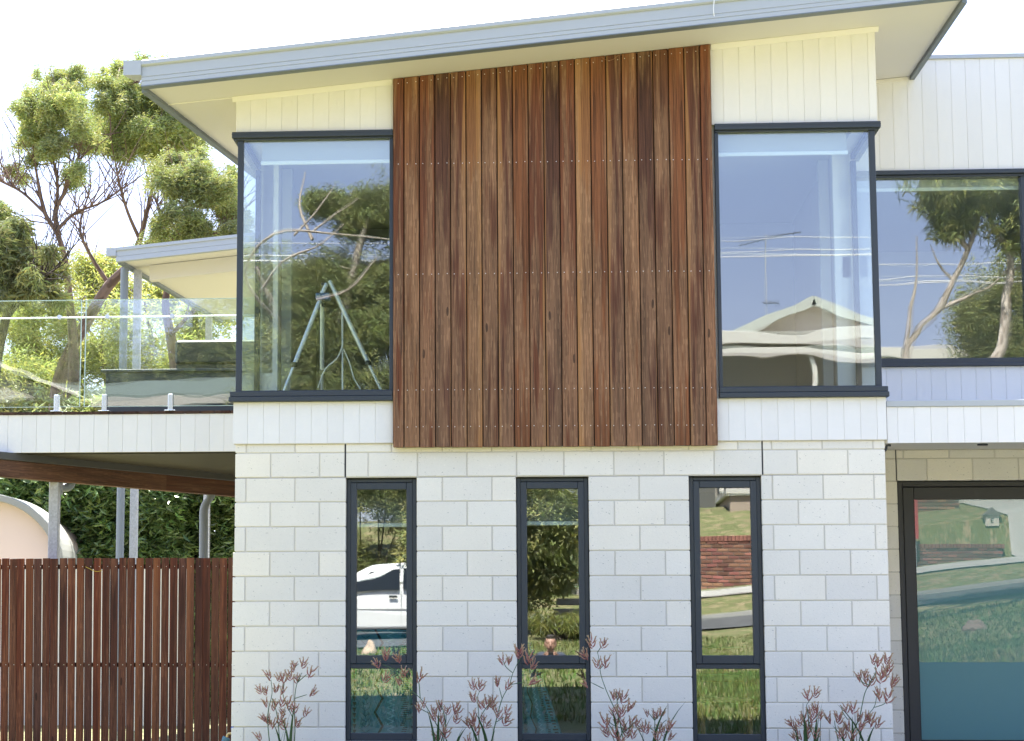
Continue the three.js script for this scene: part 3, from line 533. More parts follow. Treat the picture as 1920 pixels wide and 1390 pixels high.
// aluminium tripod inside the corner window
{
  const z = -0.75, P = (x, y, zz = z) => at(x, y, zz), apex = P(606, 527), t = thing('tripod', 'silver aluminium telescope tripod standing inside the corner window beside the deck', 'tripod', V(apex.x, 2.86, z));
  const rel = (p) => p.clone().sub(t.position), foot = (px, zz) => { const a = P(px, 735, zz); a.y = 2.87; return a; };
  const leg = (a, b) => { const m = a.clone().lerp(b, 0.58); return [[taperTube([rel(a), rel(m)], [0.019, 0.019], 8), taperTube([rel(m), rel(b)], [0.013, 0.013], 8)], rel(m)]; };
  for (const [sx, sy, px, zz] of [[612, 532, 508, -0.6], [618, 527, 744, -0.62], [604, 545, 604, -1.15]]) {
    const a = P(sx, sy), b = foot(px, zz), [gs, mid] = leg(a, b), l = part(t, 'leg', gs, M.alu);
    part(l, 'clamp', new THREE.CylinderGeometry(0.025, 0.025, 0.04, 10).translate(mid.x, mid.y, mid.z), M.frameDark);
  }
  part(t, 'mounting_plate', box(-0.06, 0.06, 0, 0.06, -0.05, 0.05, 0.006).translate(rel(apex).x, rel(apex).y - 0.17, 0), std(0.05, 0.12, 0.3, 0.4));
  part(t, 'column', tube([rel(P(606, 530)), rel(P(606, 575))], 0.016), M.frameDark);
}
{
  const p = at(643, 735, -0.95), t = thing('cable_stand', 'thin grey stand with two loose cables beside the tripod in the corner window', 'stand', V(p.x, 2.86, -0.95)), q = (x, y, z = -0.95) => { const a = at(x, y, z).sub(t.position); return a; };
  part(t, 'pole', tube([V(0, 0, 0), q(642, 578)], 0.009, 8, 2), M.alu); for (const c of [[[642, 650], [632, 672], [610, 692], [596, 728]], [[644, 655], [655, 680], [664, 710], [676, 730]]]) part(t, 'cable', tube(c.map(([x, y]) => q(x, y, -0.93)), 0.006, 6, 12), M.hem);
}
// patterned curtain fabric in lower windows
{
  const cv = document.createElement('canvas'); cv.width = 512; cv.height = 512; const c = cv.getContext('2d');
  c.fillStyle = '#4f8f9b'; c.fillRect(0, 0, 512, 512);
  c.lineWidth = 5;
  const rows = (x, f) => { for (let y = -20; y < 540; y += 24) f(x, y); };
  c.fillStyle = '#0c1e24'; rows(70, (x, y) => { c.beginPath(); c.moveTo(x - 12, y); c.lineTo(x + 12, y); c.lineTo(x, y + 22); c.fill(); });
  c.strokeStyle = '#0c1e24'; c.beginPath(); for (let y = 0; y <= 512; y += 20) c.lineTo(200 + ((y / 20) % 6 < 3 ? (y / 20) % 3 : 3 - (y / 20) % 3) * 16, y); c.lineWidth = 12; c.stroke();
  c.lineWidth = 4; c.strokeStyle = '#2c6a78'; rows(140, (x, y) => { c.beginPath(); c.moveTo(x - 26, y); c.lineTo(x, y + 14); c.lineTo(x + 26, y); c.stroke(); });
  c.strokeStyle = '#7fb9c0'; rows(300, (x, y) => { c.beginPath(); c.moveTo(x - 24, y); c.lineTo(x + 20, y + 12); c.lineTo(x - 24, y + 24); c.stroke(); });
  c.fillStyle = '#173a44'; for (let y = 0; y < 512; y += 9) c.fillRect(360 + (y * 7) % 23, y, 50 - (y * 3) % 29, 4);
  c.fillStyle = '#0c1e24'; for (let y = 0; y < 512; y += 14) { const w = 10 + ((y * 5) % 26); c.fillRect(460 - w, y, 2 * w, 8); }
  c.fillStyle = '#a8664c'; for (let y = 0; y < 512; y += 30) { c.beginPath(); c.moveTo(20, y); c.lineTo(34, y + 14); c.lineTo(20, y + 28); c.lineTo(6, y + 14); c.fill(); }
  const t = new THREE.CanvasTexture(cv); t.colorSpace = THREE.SRGBColorSpace; t.wrapS = t.wrapT = THREE.RepeatWrapping;
  M.curtain = new THREE.MeshStandardMaterial({ map: t, roughness: 0.95, side: THREE.DoubleSide });
  const cloth = (w, h, folds, amp, skew) => { const g = new THREE.PlaneGeometry(w, h, 60, 16), p = g.attributes.position; for (let i = 0; i < p.count; i++) { const u = p.getX(i) / w + 0.5, v = p.getY(i) / h + 0.5; p.setZ(i, amp * Math.sin(u * folds * 6.283)); p.setX(i, p.getX(i) * (1 - skew * v) - skew * v * w * 0.5); } g.translate(0, h / 2, 0); g.computeVertexNormals(); return g; };
  const a = thing('curtain', 'teal patterned fabric hung behind the lower pane of the window nearest the fence', 'curtain', V(-1.365, 0.2, -0.3)); part(a, 'fabric', cloth(0.66, 0.95, 3, 0.008, 0), M.curtain);
  const b = thing('curtain', 'teal patterned cloth draped to one side in the middle ground floor window', 'curtain', V(-0.1, 0.2, -0.3)); part(b, 'fabric', cloth(0.42, 0.85, 4, 0.014, 0.65), M.curtain);
  const ch = thing('chair', 'orange-brown timber chair inside the ground floor window nearest the porch', 'chair', V(1.4, 0.12, -0.6)), wm = std(0.4, 0.18, 0.05, 0.5);
  for (const [x, z] of [[-0.19, 0.2], [0.19, 0.2], [-0.19, -0.2], [0.19, -0.2]]) part(ch, 'leg', box(x - 0.02, x + 0.02, 0, z < 0 ? 0.9 : 0.44, z - 0.02, z + 0.02, 0.004), wm);
  part(ch, 'seat', box(-0.22, 0.22, 0.4405, 0.475, -0.18, 0.23, 0.008), wm); part(ch, 'backrest', [box(-0.17, 0.17, 0.78, 0.88, -0.21, -0.19, 0.004), box(-0.17, 0.17, 0.6, 0.66, -0.21, -0.19, 0.004)], wm);
}
// tap at the corner with a bottle-shaped filter hanging from it
{
  const p = at(424, 1376, -0.25), t = thing('garden_tap', 'brass garden tap with blue handle on the block corner beside the fence', 'tap', V(WL, p.y, -0.25));
  part(t, 'spout', [tube([V(0.0, 0, 0), V(-0.04, 0, 0), V(-0.075, -0.004, 0), V(-0.085, -0.03, 0)], 0.011, 8), new THREE.CylinderGeometry(0.011, 0.013, 0.03, 10).translate(-0.036, 0.018, 0)], std(0.6, 0.42, 0.18, 0.35, { metalness: 0.7 }));
  part(t, 'handle', new THREE.SphereGeometry(0.02, 14, 10).scale(1, 0.8, 1).translate(-0.034, 0.042, 0), std(0.02, 0.08, 0.3, 0.4));
  const b = thing('watering_bottle', 'grey-teal plastic bottle with pale panel hanging under the garden tap', 'bottle', V(WL - 0.085, p.y - 0.03, -0.25));
  const prof = [[0.001, 0.0], [0.03, -0.001], [0.034, -0.012], [0.028, -0.045], [0.03, -0.05], [0.05, -0.09], [0.075, -0.15], [0.088, -0.2], [0.086, -0.26], [0.001, -0.27]].map(([x, y]) => new THREE.Vector2(x, y)).reverse();
  const g = new THREE.LatheGeometry(prof, 20).scale(1, 1, 0.6); g.rotateZ(-0.42);
  part(b, 'body', g, std(0.07, 0.17, 0.21, 0.35));
  part(b, 'panel', bendY(box(-0.05, 0.03, -0.235, -0.1, 0.042, 0.056, 0.006), (x, y) => y).rotateZ(-0.42), std(0.4, 0.45, 0.52, 0.4));
}
// small black bracket at the porch corner
{ const t = thing('wall_bracket', 'small black cable stub at the corner where the porch roof meets the wall', 'bracket', V(2.668, 2.6, -0.05)); part(t, 'stub', tube([V(0.05, 0.005, 0), V(0.02, 0.003, 0), V(0.012, -0.025, 0), V(-0.006, -0.045, 0.01)], 0.009, 8), M.frameDark); }

// ---------------------------------------------------------------- deck, carport, deck roof
const ZD = -1.59, bx = (z) => -4.85 + 0.645 * (-1.6 - z);
const deck = thing('deck', 'raised white-fronted deck over the carport beside the house', 'deck');
{
  boards(deck, -9, WL - 0.004, 2.734, () => 3.074, ZD, 0.1, M.white);
  part(deck, 'fascia_back', box(-9, WL - 0.004, 2.74, 3.07, ZD - 0.09, ZD - 0.038), M.barkDark);
  // decking boards, their ends towards the street
  const dk = grp(deck, 'decking'); let k = 0;
  for (let x = WL - 0.01; x > -7.5; x -= 0.138, k++) { const zb = Math.max(-5.2, Math.min(-1.75, -1.6 - (x + 4.85) / 0.645 + 0.05)); part(dk, 'deck_board', box(x - 0.132, x, 3.0755, 3.1, x < -4.8 ? -1.9 : zb, ZD + 0.012, 0.002), woodMat(k % 6, [0.28, 0.26, 0.26], 0.7)); }
  // ribbed ceiling under the deck, ending at the diagonal beam
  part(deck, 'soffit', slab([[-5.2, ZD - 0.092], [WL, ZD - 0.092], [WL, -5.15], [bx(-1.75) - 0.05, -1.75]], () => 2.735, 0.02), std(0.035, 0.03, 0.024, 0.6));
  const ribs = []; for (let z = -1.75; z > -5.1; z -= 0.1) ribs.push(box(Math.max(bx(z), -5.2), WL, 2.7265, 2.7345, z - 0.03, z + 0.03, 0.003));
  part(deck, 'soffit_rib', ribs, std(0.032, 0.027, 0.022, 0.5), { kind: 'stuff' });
  const dirB = V(0.645, 0, -1).normalize(), ang = Math.atan2(0.645, -1) - Math.PI, beamAt = (g) => { g.rotateY(Math.atan2(-0.645, 1)); g.translate(bx(-3.3), 0, -3.3); return g; };
  const wm = new THREE.MeshStandardMaterial({ map: M.wood[4].map, roughness: 0.75, color: RGB(0.55, 0.42, 0.32) });
  const bg = box(-0.045, 0.045, 2.512, 2.665, -2.6, 2.35, 0.004); { const p = bg.attributes.position, uv = bg.attributes.uv; for (let i = 0; i < p.count; i++) uv.setXY(i, (p.getY(i) - 2.5) / 0.18, p.getZ(i) / 3.4); }
  part(deck, 'beam', beamAt(bg), wm);
  part(deck, 'beam_gutter', beamAt(box(-0.08, 0.06, 2.666, 2.733, -2.6, 2.4, 0.004)), std(0.075, 0.072, 0.068, 0.5));
  const post = (px, z, y0, y1, w = 0.045) => { const x = at(px, 1000, z).x; return part(deck, 'post', box(x - w, x + w, y0, y1, z - w, z + w, 0.006), M.galv); };
  post(101, -2.13, -0.1, 2.51);
  part(deck, 'post_bracket', [box(at(101, 1000, -2.13).x - 0.06, at(101, 1000, -2.13).x + 0.06, 2.4, 2.511, -2.2, -2.195)], M.galv);
  const dp = (pts, r, n = 10) => part(deck, 'downpipe', tube(pts, r, n, 24), M.pvc);
  { const p = at(135, 880, -2.3); dp([V(p.x, 2.68, -2.3), V(p.x, 2.58, -2.3), V(p.x, 2.53, -2.3), V(p.x - 0.03, 2.475, -2.28), V(p.x - 0.1, 2.47, -2.25), V(p.x - 0.16, 2.47, -2.2)], 0.04); }
  { const z = -3.9, a = at(396, 900, z).x, b = at(382, 1000, z).x; dp([V(a, 2.68, z), V(a, 2.56, z), V(a - 0.01, 2.49, z), V(b + 0.02, 2.43, z), V(b, 2.36, z), V(b, 2.2, z), V(b, 1.0, z), V(b, 0, z)], 0.045); }
}
// outdoor kitchen on the deck
{
  const t = thing('outdoor_kitchen', 'low dark navy outdoor kitchen bench standing on the deck behind the glass', 'bench', V(-3.4, 3.1, -2.3)), m = std(0.018, 0.024, 0.036, 0.4);
  part(t, 'cabinet', [box(-0.66, 0.8, 0, 0.405, -0.3, 0.3, 0.005)], m); part(t, 'benchtop', box(-0.7, 0.8, 0.4055, 0.43, -0.33, 0.34, 0.004), m);
  const b = thing('barbecue', 'black covered barbecue standing on the deck against the house', 'barbecue', V(-3.16, 3.53, -2.35)), k = std(0.012, 0.014, 0.017, 0.35);
  part(b, 'hood', box(-0.28, 0.52, 0.06, 0.285, -0.25, 0.25, 0.02), k); part(b, 'firebox', box(-0.27, 0.5, 0.0, 0.0595, -0.24, 0.24, 0.006), k);
}
// deck roof on galvanised posts
const droof = thing('deck_roof', 'white-lined skillion roof over the far end of the deck, with galvanised posts', 'roof');
{
  const yb = (x, z = -8.2) => 5.672 + 0.0978 * (x + 5.26) - 0.01 * (z + 8.2), zf = -8.2, L = -5.26;
  part(droof, 'soffit', slab([[L + 0.02, zf - 0.03], [-2.9, zf - 0.03], [-2.9, -13.7], [-4.85, -13.7]], (x, z) => yb(x, z) + 0.03, 0.012), M.soffit);
  part(droof, 'roof_sheet', slab([[L + 0.02, zf - 0.03], [-2.9, zf - 0.03], [-2.9, -13.7], [-4.85, -13.7]], (x, z) => yb(x, z) + 0.0425, 0.12), M.gutter);
  const P = [[zf - 0.03, 0], [zf + 0.05, 0], [zf + 0.05, 0.055], [zf + 0.045, 0.057], [zf + 0.045, 0.062], [zf + 0.05, 0.065], [zf + 0.05, 0.125], [zf + 0.068, 0.135], [zf + 0.068, 0.172], [zf - 0.03, 0.172]];
  part(droof, 'gutter', sweepX(P, L, -2.85, (x) => yb(x)), M.gutter);
  part(droof, 'gutter_return', slab([[L - 0.12, zf + 0.07], [L - 0.0005, zf + 0.07], [L - 0.0005, zf - 0.1], [L - 0.08, zf - 0.1]], () => yb(L) + 0.07, 0.1), M.gutter);
  part(droof, 'barge_board', slab([[L - 0.0, zf - 0.035], [L + 0.05, zf - 0.035], [-4.8, -13.7], [-4.86, -13.7]], (x, z) => yb(x, z) - 0.01, 0.17), M.gutterDark);
  part(droof, 'beam', [sweepX([[-8.9, -0.16], [-8.75, -0.16], [-8.75, 0.029], [-8.9, 0.029]], L + 0.3, -2.9, (x) => yb(x))], M.soffit);
  const px = -5.116; part(droof, 'post', box(px - 0.045, px + 0.045, -0.1, yb(px) - 0.002, -8.845, -8.755, 0.005), M.galv);
  part(droof, 'post', box(-4.94, -4.85, -0.1, yb(-4.9, -13) + 0.02, -13.05, -12.96, 0.005), M.galv);
  part(droof, 'downpipe', tube([V(-5.245, yb(-5.245) + 0.0, -8.6), V(-5.245, 3, -8.6), V(-5.245, -0.1, -8.6)], 0.05, 12, 4), M.pvc);
  const brk = []; for (const y of [2.05, 3.9]) brk.push(new THREE.CylinderGeometry(0.056, 0.056, 0.03, 14).translate(-5.245, y, -8.6)); part(droof, 'pipe_clip', brk, M.galv);
}
// frameless glass balustrade
{
  const t = thing('glass_balustrade', 'frameless clear glass balustrade with steel spigots along the deck edge', 'balustrade', V(-3.5, 3.1, ZD - 0.02));
  const X = (x) => x + 3.5;
  [[-6.2, -4.207], [-4.173, -2.62]].forEach(([a, b], i) => {
    const g = grp(t, 'glass_panel');
    const pg = pane(X(a), X(b), 0.045, 1.02, 0, 8e-5, 0, 91 + i); part(g, 'pane', pg, M.balGlass); part(g, 'pane', pane(X(a), X(b), 0.045, 1.02, -0.012, 8e-5, 0, 95 + i), M.glass2);
    part(g, 'polished_edge', [box(X(a), X(a) + 0.006, 0.045, 1.02, -0.013, 0.003), box(X(b) - 0.006, X(b), 0.045, 1.02, -0.006, 0.006), box(X(a) + 0.006, X(b) - 0.006, 1.0145, 1.02, -0.006, 0.006), box(X(a) + 0.006, X(b) - 0.006, 0.045, 0.049, -0.006, 0.006)], std(0.45, 0.58, 0.55, 0.2));
  });
  for (const px of [105, 195, 319]) { const x = X(at(px, 770, ZD).x), s = part(t, 'spigot', box(x - 0.022, x + 0.022, 0.008, 0.155, -0.022, 0.026, 0.005), M.steel); part(s, 'base_plate', box(x - 0.05, x + 0.05, 0, 0.0078, -0.05, 0.05, 0.003), M.steel); }
  part(t, 'rail', tube([V(X(-6.2), 0.862, -0.05), V(X(-2.62), 0.868, -0.05)], 0.008, 8), M.hem);
  for (const px of [110, 200, 322]) { const x = X(at(px, 591, ZD).x); part(t, 'rail_fixing', new THREE.CylinderGeometry(0.02, 0.02, 0.05, 14).rotateX(Math.PI / 2).translate(x, 0.865, -0.02), M.steel); }
}
// ---------------------------------------------------------------- fence
{
  const ZF = -1.5, t = thing('timber_fence', 'dark red-brown timber fence of upright slats beside the block wall', 'fence', V(-4, 0, ZF));
  const mats = []; for (let k = 0; k < 8; k++) mats.push(woodMat(k, [[0.56, 0.35, 0.25], [0.82, 0.46, 0.28], [0.46, 0.3, 0.26], [0.68, 0.41, 0.28]][k % 4], 0.5));
  let k = 0; const scr = [];
  for (let x = -2.605; x > -6.4; x -= 0.0737, k++) {
    const lean = -0.012 * smooth(-3.2, -4.6, x) - 0.004 + (hash2(k, 3, 4) - 0.5) * 0.003, h = 1.786 + (hash2(k, 4, 4) - 0.5) * 0.006, w = 0.0662 + (hash2(k, 7, 4) - 0.5) * 0.004, z = (hash2(k, 5, 4) - 0.5) * 0.003;
    const b = box(-w, 0, -0.02, h, -0.019 + z, z, 0.002), p = b.attributes.position, uv = b.attributes.uv;
    for (let i = 0; i < p.count; i++) uv.setXY(i, clamp(-p.getX(i) / 0.128 + (k % 2) * 0.45, 0, 0.98), p.getY(i) / 3.6 + 0.02 + hash2(k, 6, 4) * 0.44);
    b.rotateZ(-lean); b.translate(x + 4 + lean * 1.7, 0, 0);
    part(t, 'slat', b, mats[(hash2(k, 9, 4) * 8) | 0]);
    for (const y of [1.712, 0.852]) scr.push([x + 4 - w / 2 + lean * 1.7 - lean * -y * -1 * 0 - 0 + (lean * (y - 1.7)) * 0, y, z]);
  }
  for (const y of [1.712, 0.852, 0.15]) part(t, 'rail', box(-2.4, 1.43, y - 0.02, y + 0.02, -0.06, -0.021, 0.003), woodMat(3, [0.35, 0.3, 0.28]));
  const sg = new THREE.CylinderGeometry(0.003, 0.003, 0.003, 8).rotateX(Math.PI / 2), im = new THREE.InstancedMesh(sg, M.screw, scr.length), q = new THREE.Matrix4();
  scr.forEach(([a, b, c], i) => im.setMatrixAt(i, q.makeTranslation(a, b, c + 0.001))); im.name = 'screw'; im.userData = { kind: 'stuff' }; t.add(shadowed(im));
  const s = [160, 168, 176, 184, 191].map((px, i) => at(px, [1063, 1067, 1071, 1072, 1070][i], ZF + 0.01).sub(t.position)); part(t, 'yellow_twine', tube(s, 0.003, 6), std(0.5, 0.34, 0.04, 0.8));
}

// ---------------------------------------------------------------- vegetation
function sprig(n, len, w, spread, droop, seed) {
  const r = rng(seed), pos = [], nor = [];
  for (let k = 0; k < n; k++) {
    const a = r() * 6.283, e = (r() - 0.35) * 1.6, b = V((r() - 0.5) * spread, (r() - 0.5) * spread, (r() - 0.5) * spread), d = V(Math.cos(a) * Math.cos(e), Math.sin(e) - droop, Math.sin(a) * Math.cos(e)).normalize();
    const s = V(r() - 0.5, r() - 0.5, r() - 0.5).cross(d).normalize(), l = len * (0.7 + 0.6 * r()), tip = b.clone().addScaledVector(d, l).add(V(0, -droop * l * 0.3, 0)), mid = b.clone().addScaledVector(d, l * 0.45), up = s.clone().cross(d).multiplyScalar(w * 0.35);
    const L = mid.clone().addScaledVector(s, w / 2).add(up), R = mid.clone().addScaledVector(s, -w / 2).add(up);
    for (const v of [b, L, tip, b, tip, R]) pos.push(v.x, v.y, v.z);
  }
  const g = new THREE.BufferGeometry(); g.setAttribute('position', new THREE.Float32BufferAttribute(pos, 3)); g.computeVertexNormals(); return g;
}
// blobs: [x, y, z, rx, ry, rz, weight]
function crown(parent, name, blobs, count, geo, mat, seed, tone = [0.7, 1.4], scale = [0.8, 1.5], opt = {}) {
  const r = rng(seed), m = new THREE.InstancedMesh(geo, mat, count), q = new THREE.Matrix4(), e = new THREE.Euler(), qq = new THREE.Quaternion(), c = new THREE.Color();
  const vol = blobs.map((b) => (b[6] ?? 1) * Math.pow(b[3] * b[4] * b[5], 0.72)), tot = vol.reduce((a, b) => a + b, 0);
  let n = 0, i = 0;
  const n3 = (x, y, z) => (noise(x, y, seed) + noise(y + 7, z, seed + 1) + noise(z + 3, x + 5, seed + 2)) / 3, fq = 1 / (opt.clump ?? 0.33), gap = opt.gap ?? 0.5;
  for (const b of blobs) {
    const want = i === blobs.length - 1 ? count - n : Math.min(count - n, Math.round(count * vol[i] / tot)); i++;
    const ga = () => (r() + r() + r() + r() - 2) * (opt.soft ?? 0.95);
    for (let k = 0; k < want; k++) {
      const v = V(ga(), ga(), ga()); const x = b[0] + v.x * b[3], y = b[1] + v.y * b[4], z = b[2] + v.z * b[5];
      const dn = n3(x * fq, y * fq * 1.25, z * fq) - gap + 0.05 * (r() - 0.5) - (opt.gap ? 0.3 * (0.5 - n3(x * fq * 0.3 + 9, y * fq * 0.35, z * fq * 0.3)) : 0); if (dn < 0) { if (r() > 0.06) continue; }
      e.set((r() - 0.5) * 0.9, r() * 6.283, (r() - 0.5) * 0.9); qq.setFromEuler(e); const s = lerp(scale[0], scale[1], r());
      q.compose(V(x, y, z), qq, V(s, s, s)); m.setMatrixAt(n, q);
      const t = lerp(tone[0], tone[1], r()) * (0.8 + 0.4 * noise(x * 1.3 + 50, y * 1.3 + z, seed + 9)); c.setRGB(t * (0.9 + 0.35 * r()), t, t * (0.7 + 0.4 * r())); m.setColorAt(n, c); n++;
    }
  }
  m.count = n; m.name = name; shadowed(m); m.userData = { kind: 'stuff' }; parent.add(m); return m;
}
const gSprig = sprig(9, 0.10, 0.021, 0.17, 0.35, 1), pSprig = sprig(9, 0.09, 0.026, 0.2, 0.15, 2), bSprig = sprig(8, 0.13, 0.042, 0.12, 0.1, 3), fSprig = sprig(12, 0.11, 0.014, 0.2, 0.15, 4), lSprig = sprig(8, 0.17, 0.022, 0.16, 0.8, 6);
// branches from the nearest limb point into each blob
function limbs(list, blobs, seed, twigs = 5, tr = 0.012, bare = 0) {
  const r = rng(seed), g = [], pts = [];
  for (const [p, ra] of list) { g.push(taperTube(p, ra, 7)); const c = p.length > 2 ? new THREE.CatmullRomCurve3(p, false, 'centripetal') : new THREE.LineCurve3(p[0], p[1]); for (let i = 3; i <= 16; i++) pts.push(c.getPoint(i / 16)); }
  for (const b of blobs) for (let k = 0; k < twigs; k++) {
    const e = V(b[0] + (r() - 0.5) * 1.5 * b[3], b[1] + (r() - 0.4) * 1.3 * b[4], b[2] + (r() - 0.5) * 1.5 * b[5]);
    let best = null, bd = 1e9; for (const p of pts) { const d = p.distanceTo(e) * (0.8 + 0.5 * r()) + (p.y > e.y ? 0.6 : 0); if (d < bd) { bd = d; best = p; } }
    const m = best.clone().lerp(e, 0.5).add(V((r() - 0.5) * 0.25 * bd, (r() - 0.2) * 0.25 * bd, (r() - 0.5) * 0.25 * bd)), rr = Math.min(0.05, tr * (0.8 + bd * 0.5));
    g.push(taperTube([best, m, e], [rr, rr * 0.7, rr * 0.25], 5, 6)); if (k < 2) pts.push(m);
  }
  for (const [p] of list.slice(bare ? 1 : list.length)) { const c = p.length > 2 ? new THREE.CatmullRomCurve3(p, false, 'centripetal') : new THREE.LineCurve3(p[0], p[1]); for (let k = 0; k < bare; k++) {
    const a = c.getPoint(0.25 + 0.75 * r()), t = c.getTangent(0.5), d = V(r() - 0.5, 0.15 + 0.5 * r(), (r() - 0.5)).addScaledVector(t, 0.5).normalize(), L = 0.4 + r() * 0.9, m = a.clone().addScaledVector(d, L * 0.5).add(V((r() - 0.5) * 0.25, (r() - 0.5) * 0.2, 0)), e = a.clone().addScaledVector(d, L).add(V((r() - 0.5) * 0.4, 0.1, 0)), R = 0.008 + r() * 0.008;
    g.push(taperTube([a, m, e], [R, R * 0.7, R * 0.3], 5, 6)); const f = m.clone().add(V((r() - 0.5) * 0.6, 0.15 + r() * 0.3, (r() - 0.5) * 0.4)); g.push(taperTube([m, m.clone().lerp(f, 0.5).add(V(0.03, 0, 0)), f], [R * 0.6, R * 0.4, R * 0.2], 4, 4)); } }
  return g;
}
// trees behind the deck: [px, py, rx, ry] in the photograph's pixels, placed in depth around zc
function rearTree(name, label, zc, base, limbPx, blobPx, count, geo, mat, bark, seed, tone, opt = {}) {
  const r = rng(seed * 7 + 1), d = EYE.z - zc, k = d / FPX;
  const split = opt.whole ? blobPx : blobPx.flatMap(([x, y, rx, ry]) => [0, 1, 2, 3, 4, 5, 6, 7].map(() => { const a = r() * 6.283, q = 0.2 + 0.95 * r(), f = 0.28 + 0.27 * r(); return [x + Math.cos(a) * q * rx, y + Math.sin(a) * q * ry, rx * f, ry * f * 0.8]; }));
  const B = split.map(([x, y, rx, ry]) => { const z = zc + (r() - 0.5) * (opt.deep ?? 2.5), p = at(x, y, z); return [p.x, p.y, p.z, rx * k, ry * k, (rx + ry) / 2 * k * 1.1]; });
  const b0 = at(base[0], base[1], zc); b0.y = 0;
  const t = thing(name, label, 'tree', b0);
  const off = (o) => { o.position.copy(b0).negate(); return o; };
  const L = limbPx.map(([pts, ra], i) => { const zz = zc + (hash2(i, seed, 4) - 0.5) * 1.6; return [pts.map(([x, y], j) => at(x, y, j === 0 && i === 0 ? zc : lerp(zc, zz, j / Math.max(1, pts.length - 1)))), ra.map((v) => v * k * 0.5)]; });
  if (L.length) L[0][0][0].y = Math.min(L[0][0][0].y, opt.root ?? -0.2);
  off(part(t, 'trunk', limbs(L, B, seed, opt.twigs ?? 2, 0.012, opt.whole ? 0 : 20), bark));
  off(crown(t, 'crown', B, count, geo, mat, seed + 3, tone ?? [0.7, 1.4], opt.scale, opt));
  return t;
}
rearTree('gum_tree', 'gum tree with a tall open crown and forked reddish trunk rising above the deck glass', -20, [132, 1000], [
  [[[134, 1000], [136, 760], [138, 660], [130, 560]], [30, 26, 20, 16]], [[[130, 560], [122, 490], [108, 440], [84, 400], [72, 345], [62, 290]], [15, 12, 10, 8, 6, 3]], [[[110, 450], [104, 400], [128, 345], [150, 290]], [10, 8, 6, 3]],
  [[[108, 430], [140, 400], [190, 380], [235, 350]], [8, 6, 4, 2]], [[[130, 560], [100, 540], [60, 515], [10, 500]], [12, 10, 7, 4]], [[[84, 400], [40, 360], [0, 340]], [6, 5, 3]], [[[100, 415], [108, 350], [95, 270], [100, 220]], [8, 6, 4, 2]]],
  [[70, 175, 30, 30], [140, 165, 28, 32], [48, 235, 32, 34], [100, 225, 40, 40], [140, 245, 32, 34], [75, 275, 36, 24], [120, 200, 30, 30], [30, 325, 18, 16], [140, 320, 16, 20], [10, 420, 20, 30]], 10500, gSprig, M.leafGum, M.barkBrown, 201, [0.75, 1.5], { scale: [0.65, 1.2], soft: 1.35, gap: 0.49, clump: 0.2, twigs: 1 });
rearTree('gum_tree', 'gum tree with a broad spreading crown behind the left end of the main roof', -23, [190, 1000], [
  [[[120, 1000], [110, 720], [165, 600], [205, 535], [245, 495]], [34, 30, 26, 22, 16]], [[[245, 495], [262, 450], [275, 400], [286, 350], [300, 290]], [14, 12, 9, 6, 3]], [[[255, 470], [300, 440], [300, 400], [285, 360]], [10, 8, 6, 3]], [[[262, 450], [240, 400], [225, 350], [215, 300]], [8, 6, 5, 3]], [[[205, 535], [170, 480], [150, 430], [170, 350]], [10, 7, 5, 3]]],
  [[188, 160, 24, 22], [232, 165, 32, 32], [205, 230, 38, 36], [255, 235, 44, 34], [225, 275, 38, 28], [290, 265, 42, 40], [335, 260, 40, 42], [275, 122, 24, 12], [315, 118, 24, 12], [300, 185, 36, 40], [260, 195, 34, 30], [345, 215, 30, 30], [175, 260, 20, 26]], 18000, gSprig, M.leafGum, M.barkBrown, 202, [0.8, 1.65], { scale: [0.65, 1.2], soft: 1.35, gap: 0.49, clump: 0.2, twigs: 1 });
rearTree('gum_tree', 'gum tree with drooping dark green foliage beside the wall of the corner window', -19, [318, 1000], [
  [[[335, 1000], [330, 700], [320, 630], [310, 565], [330, 480]], [26, 24, 20, 15, 10]], [[[330, 480], [345, 440], [350, 390], [372, 330]], [10, 9, 7, 4]], [[[330, 480], [390, 450], [430, 420], [455, 370]], [9, 8, 7, 4]], [[[320, 630], [360, 585], [400, 540]], [10, 7, 4]]],
  [[320, 310, 34, 34], [355, 345, 38, 40], [395, 335, 36, 44], [425, 385, 26, 50], [300, 340, 26, 30], [335, 415, 24, 30], [385, 420, 32, 32], [440, 440, 24, 30], [300, 440, 14, 26], [270, 470, 16, 20]], 11000, gSprig, M.leafGum, M.barkBrown, 203, [0.55, 1.25], { scale: [0.6, 1.1], soft: 1.35, gap: 0.49, clump: 0.2, twigs: 1 });
rearTree('wattle_tree', 'dense dark green tree with hanging foliage at the photo edge above the deck glass', -13, [20, 1000], [
  [[[-20, 1000], [-10, 700], [10, 600], [30, 520], [20, 440]], [24, 22, 18, 12, 6]], [[[10, 600], [60, 540], [110, 500]], [10, 7, 3]]],
  [[15, 470, 40, 40], [50, 510, 34, 34], [-5, 530, 45, 40], [20, 430, 26, 24], [110, 525, 22, 34], [95, 480, 16, 14], [-30, 470, 40, 60]], 9000, lSprig, M.leafOlive, M.barkDark, 204, [0.6, 1.3], { scale: [0.6, 1.0] });
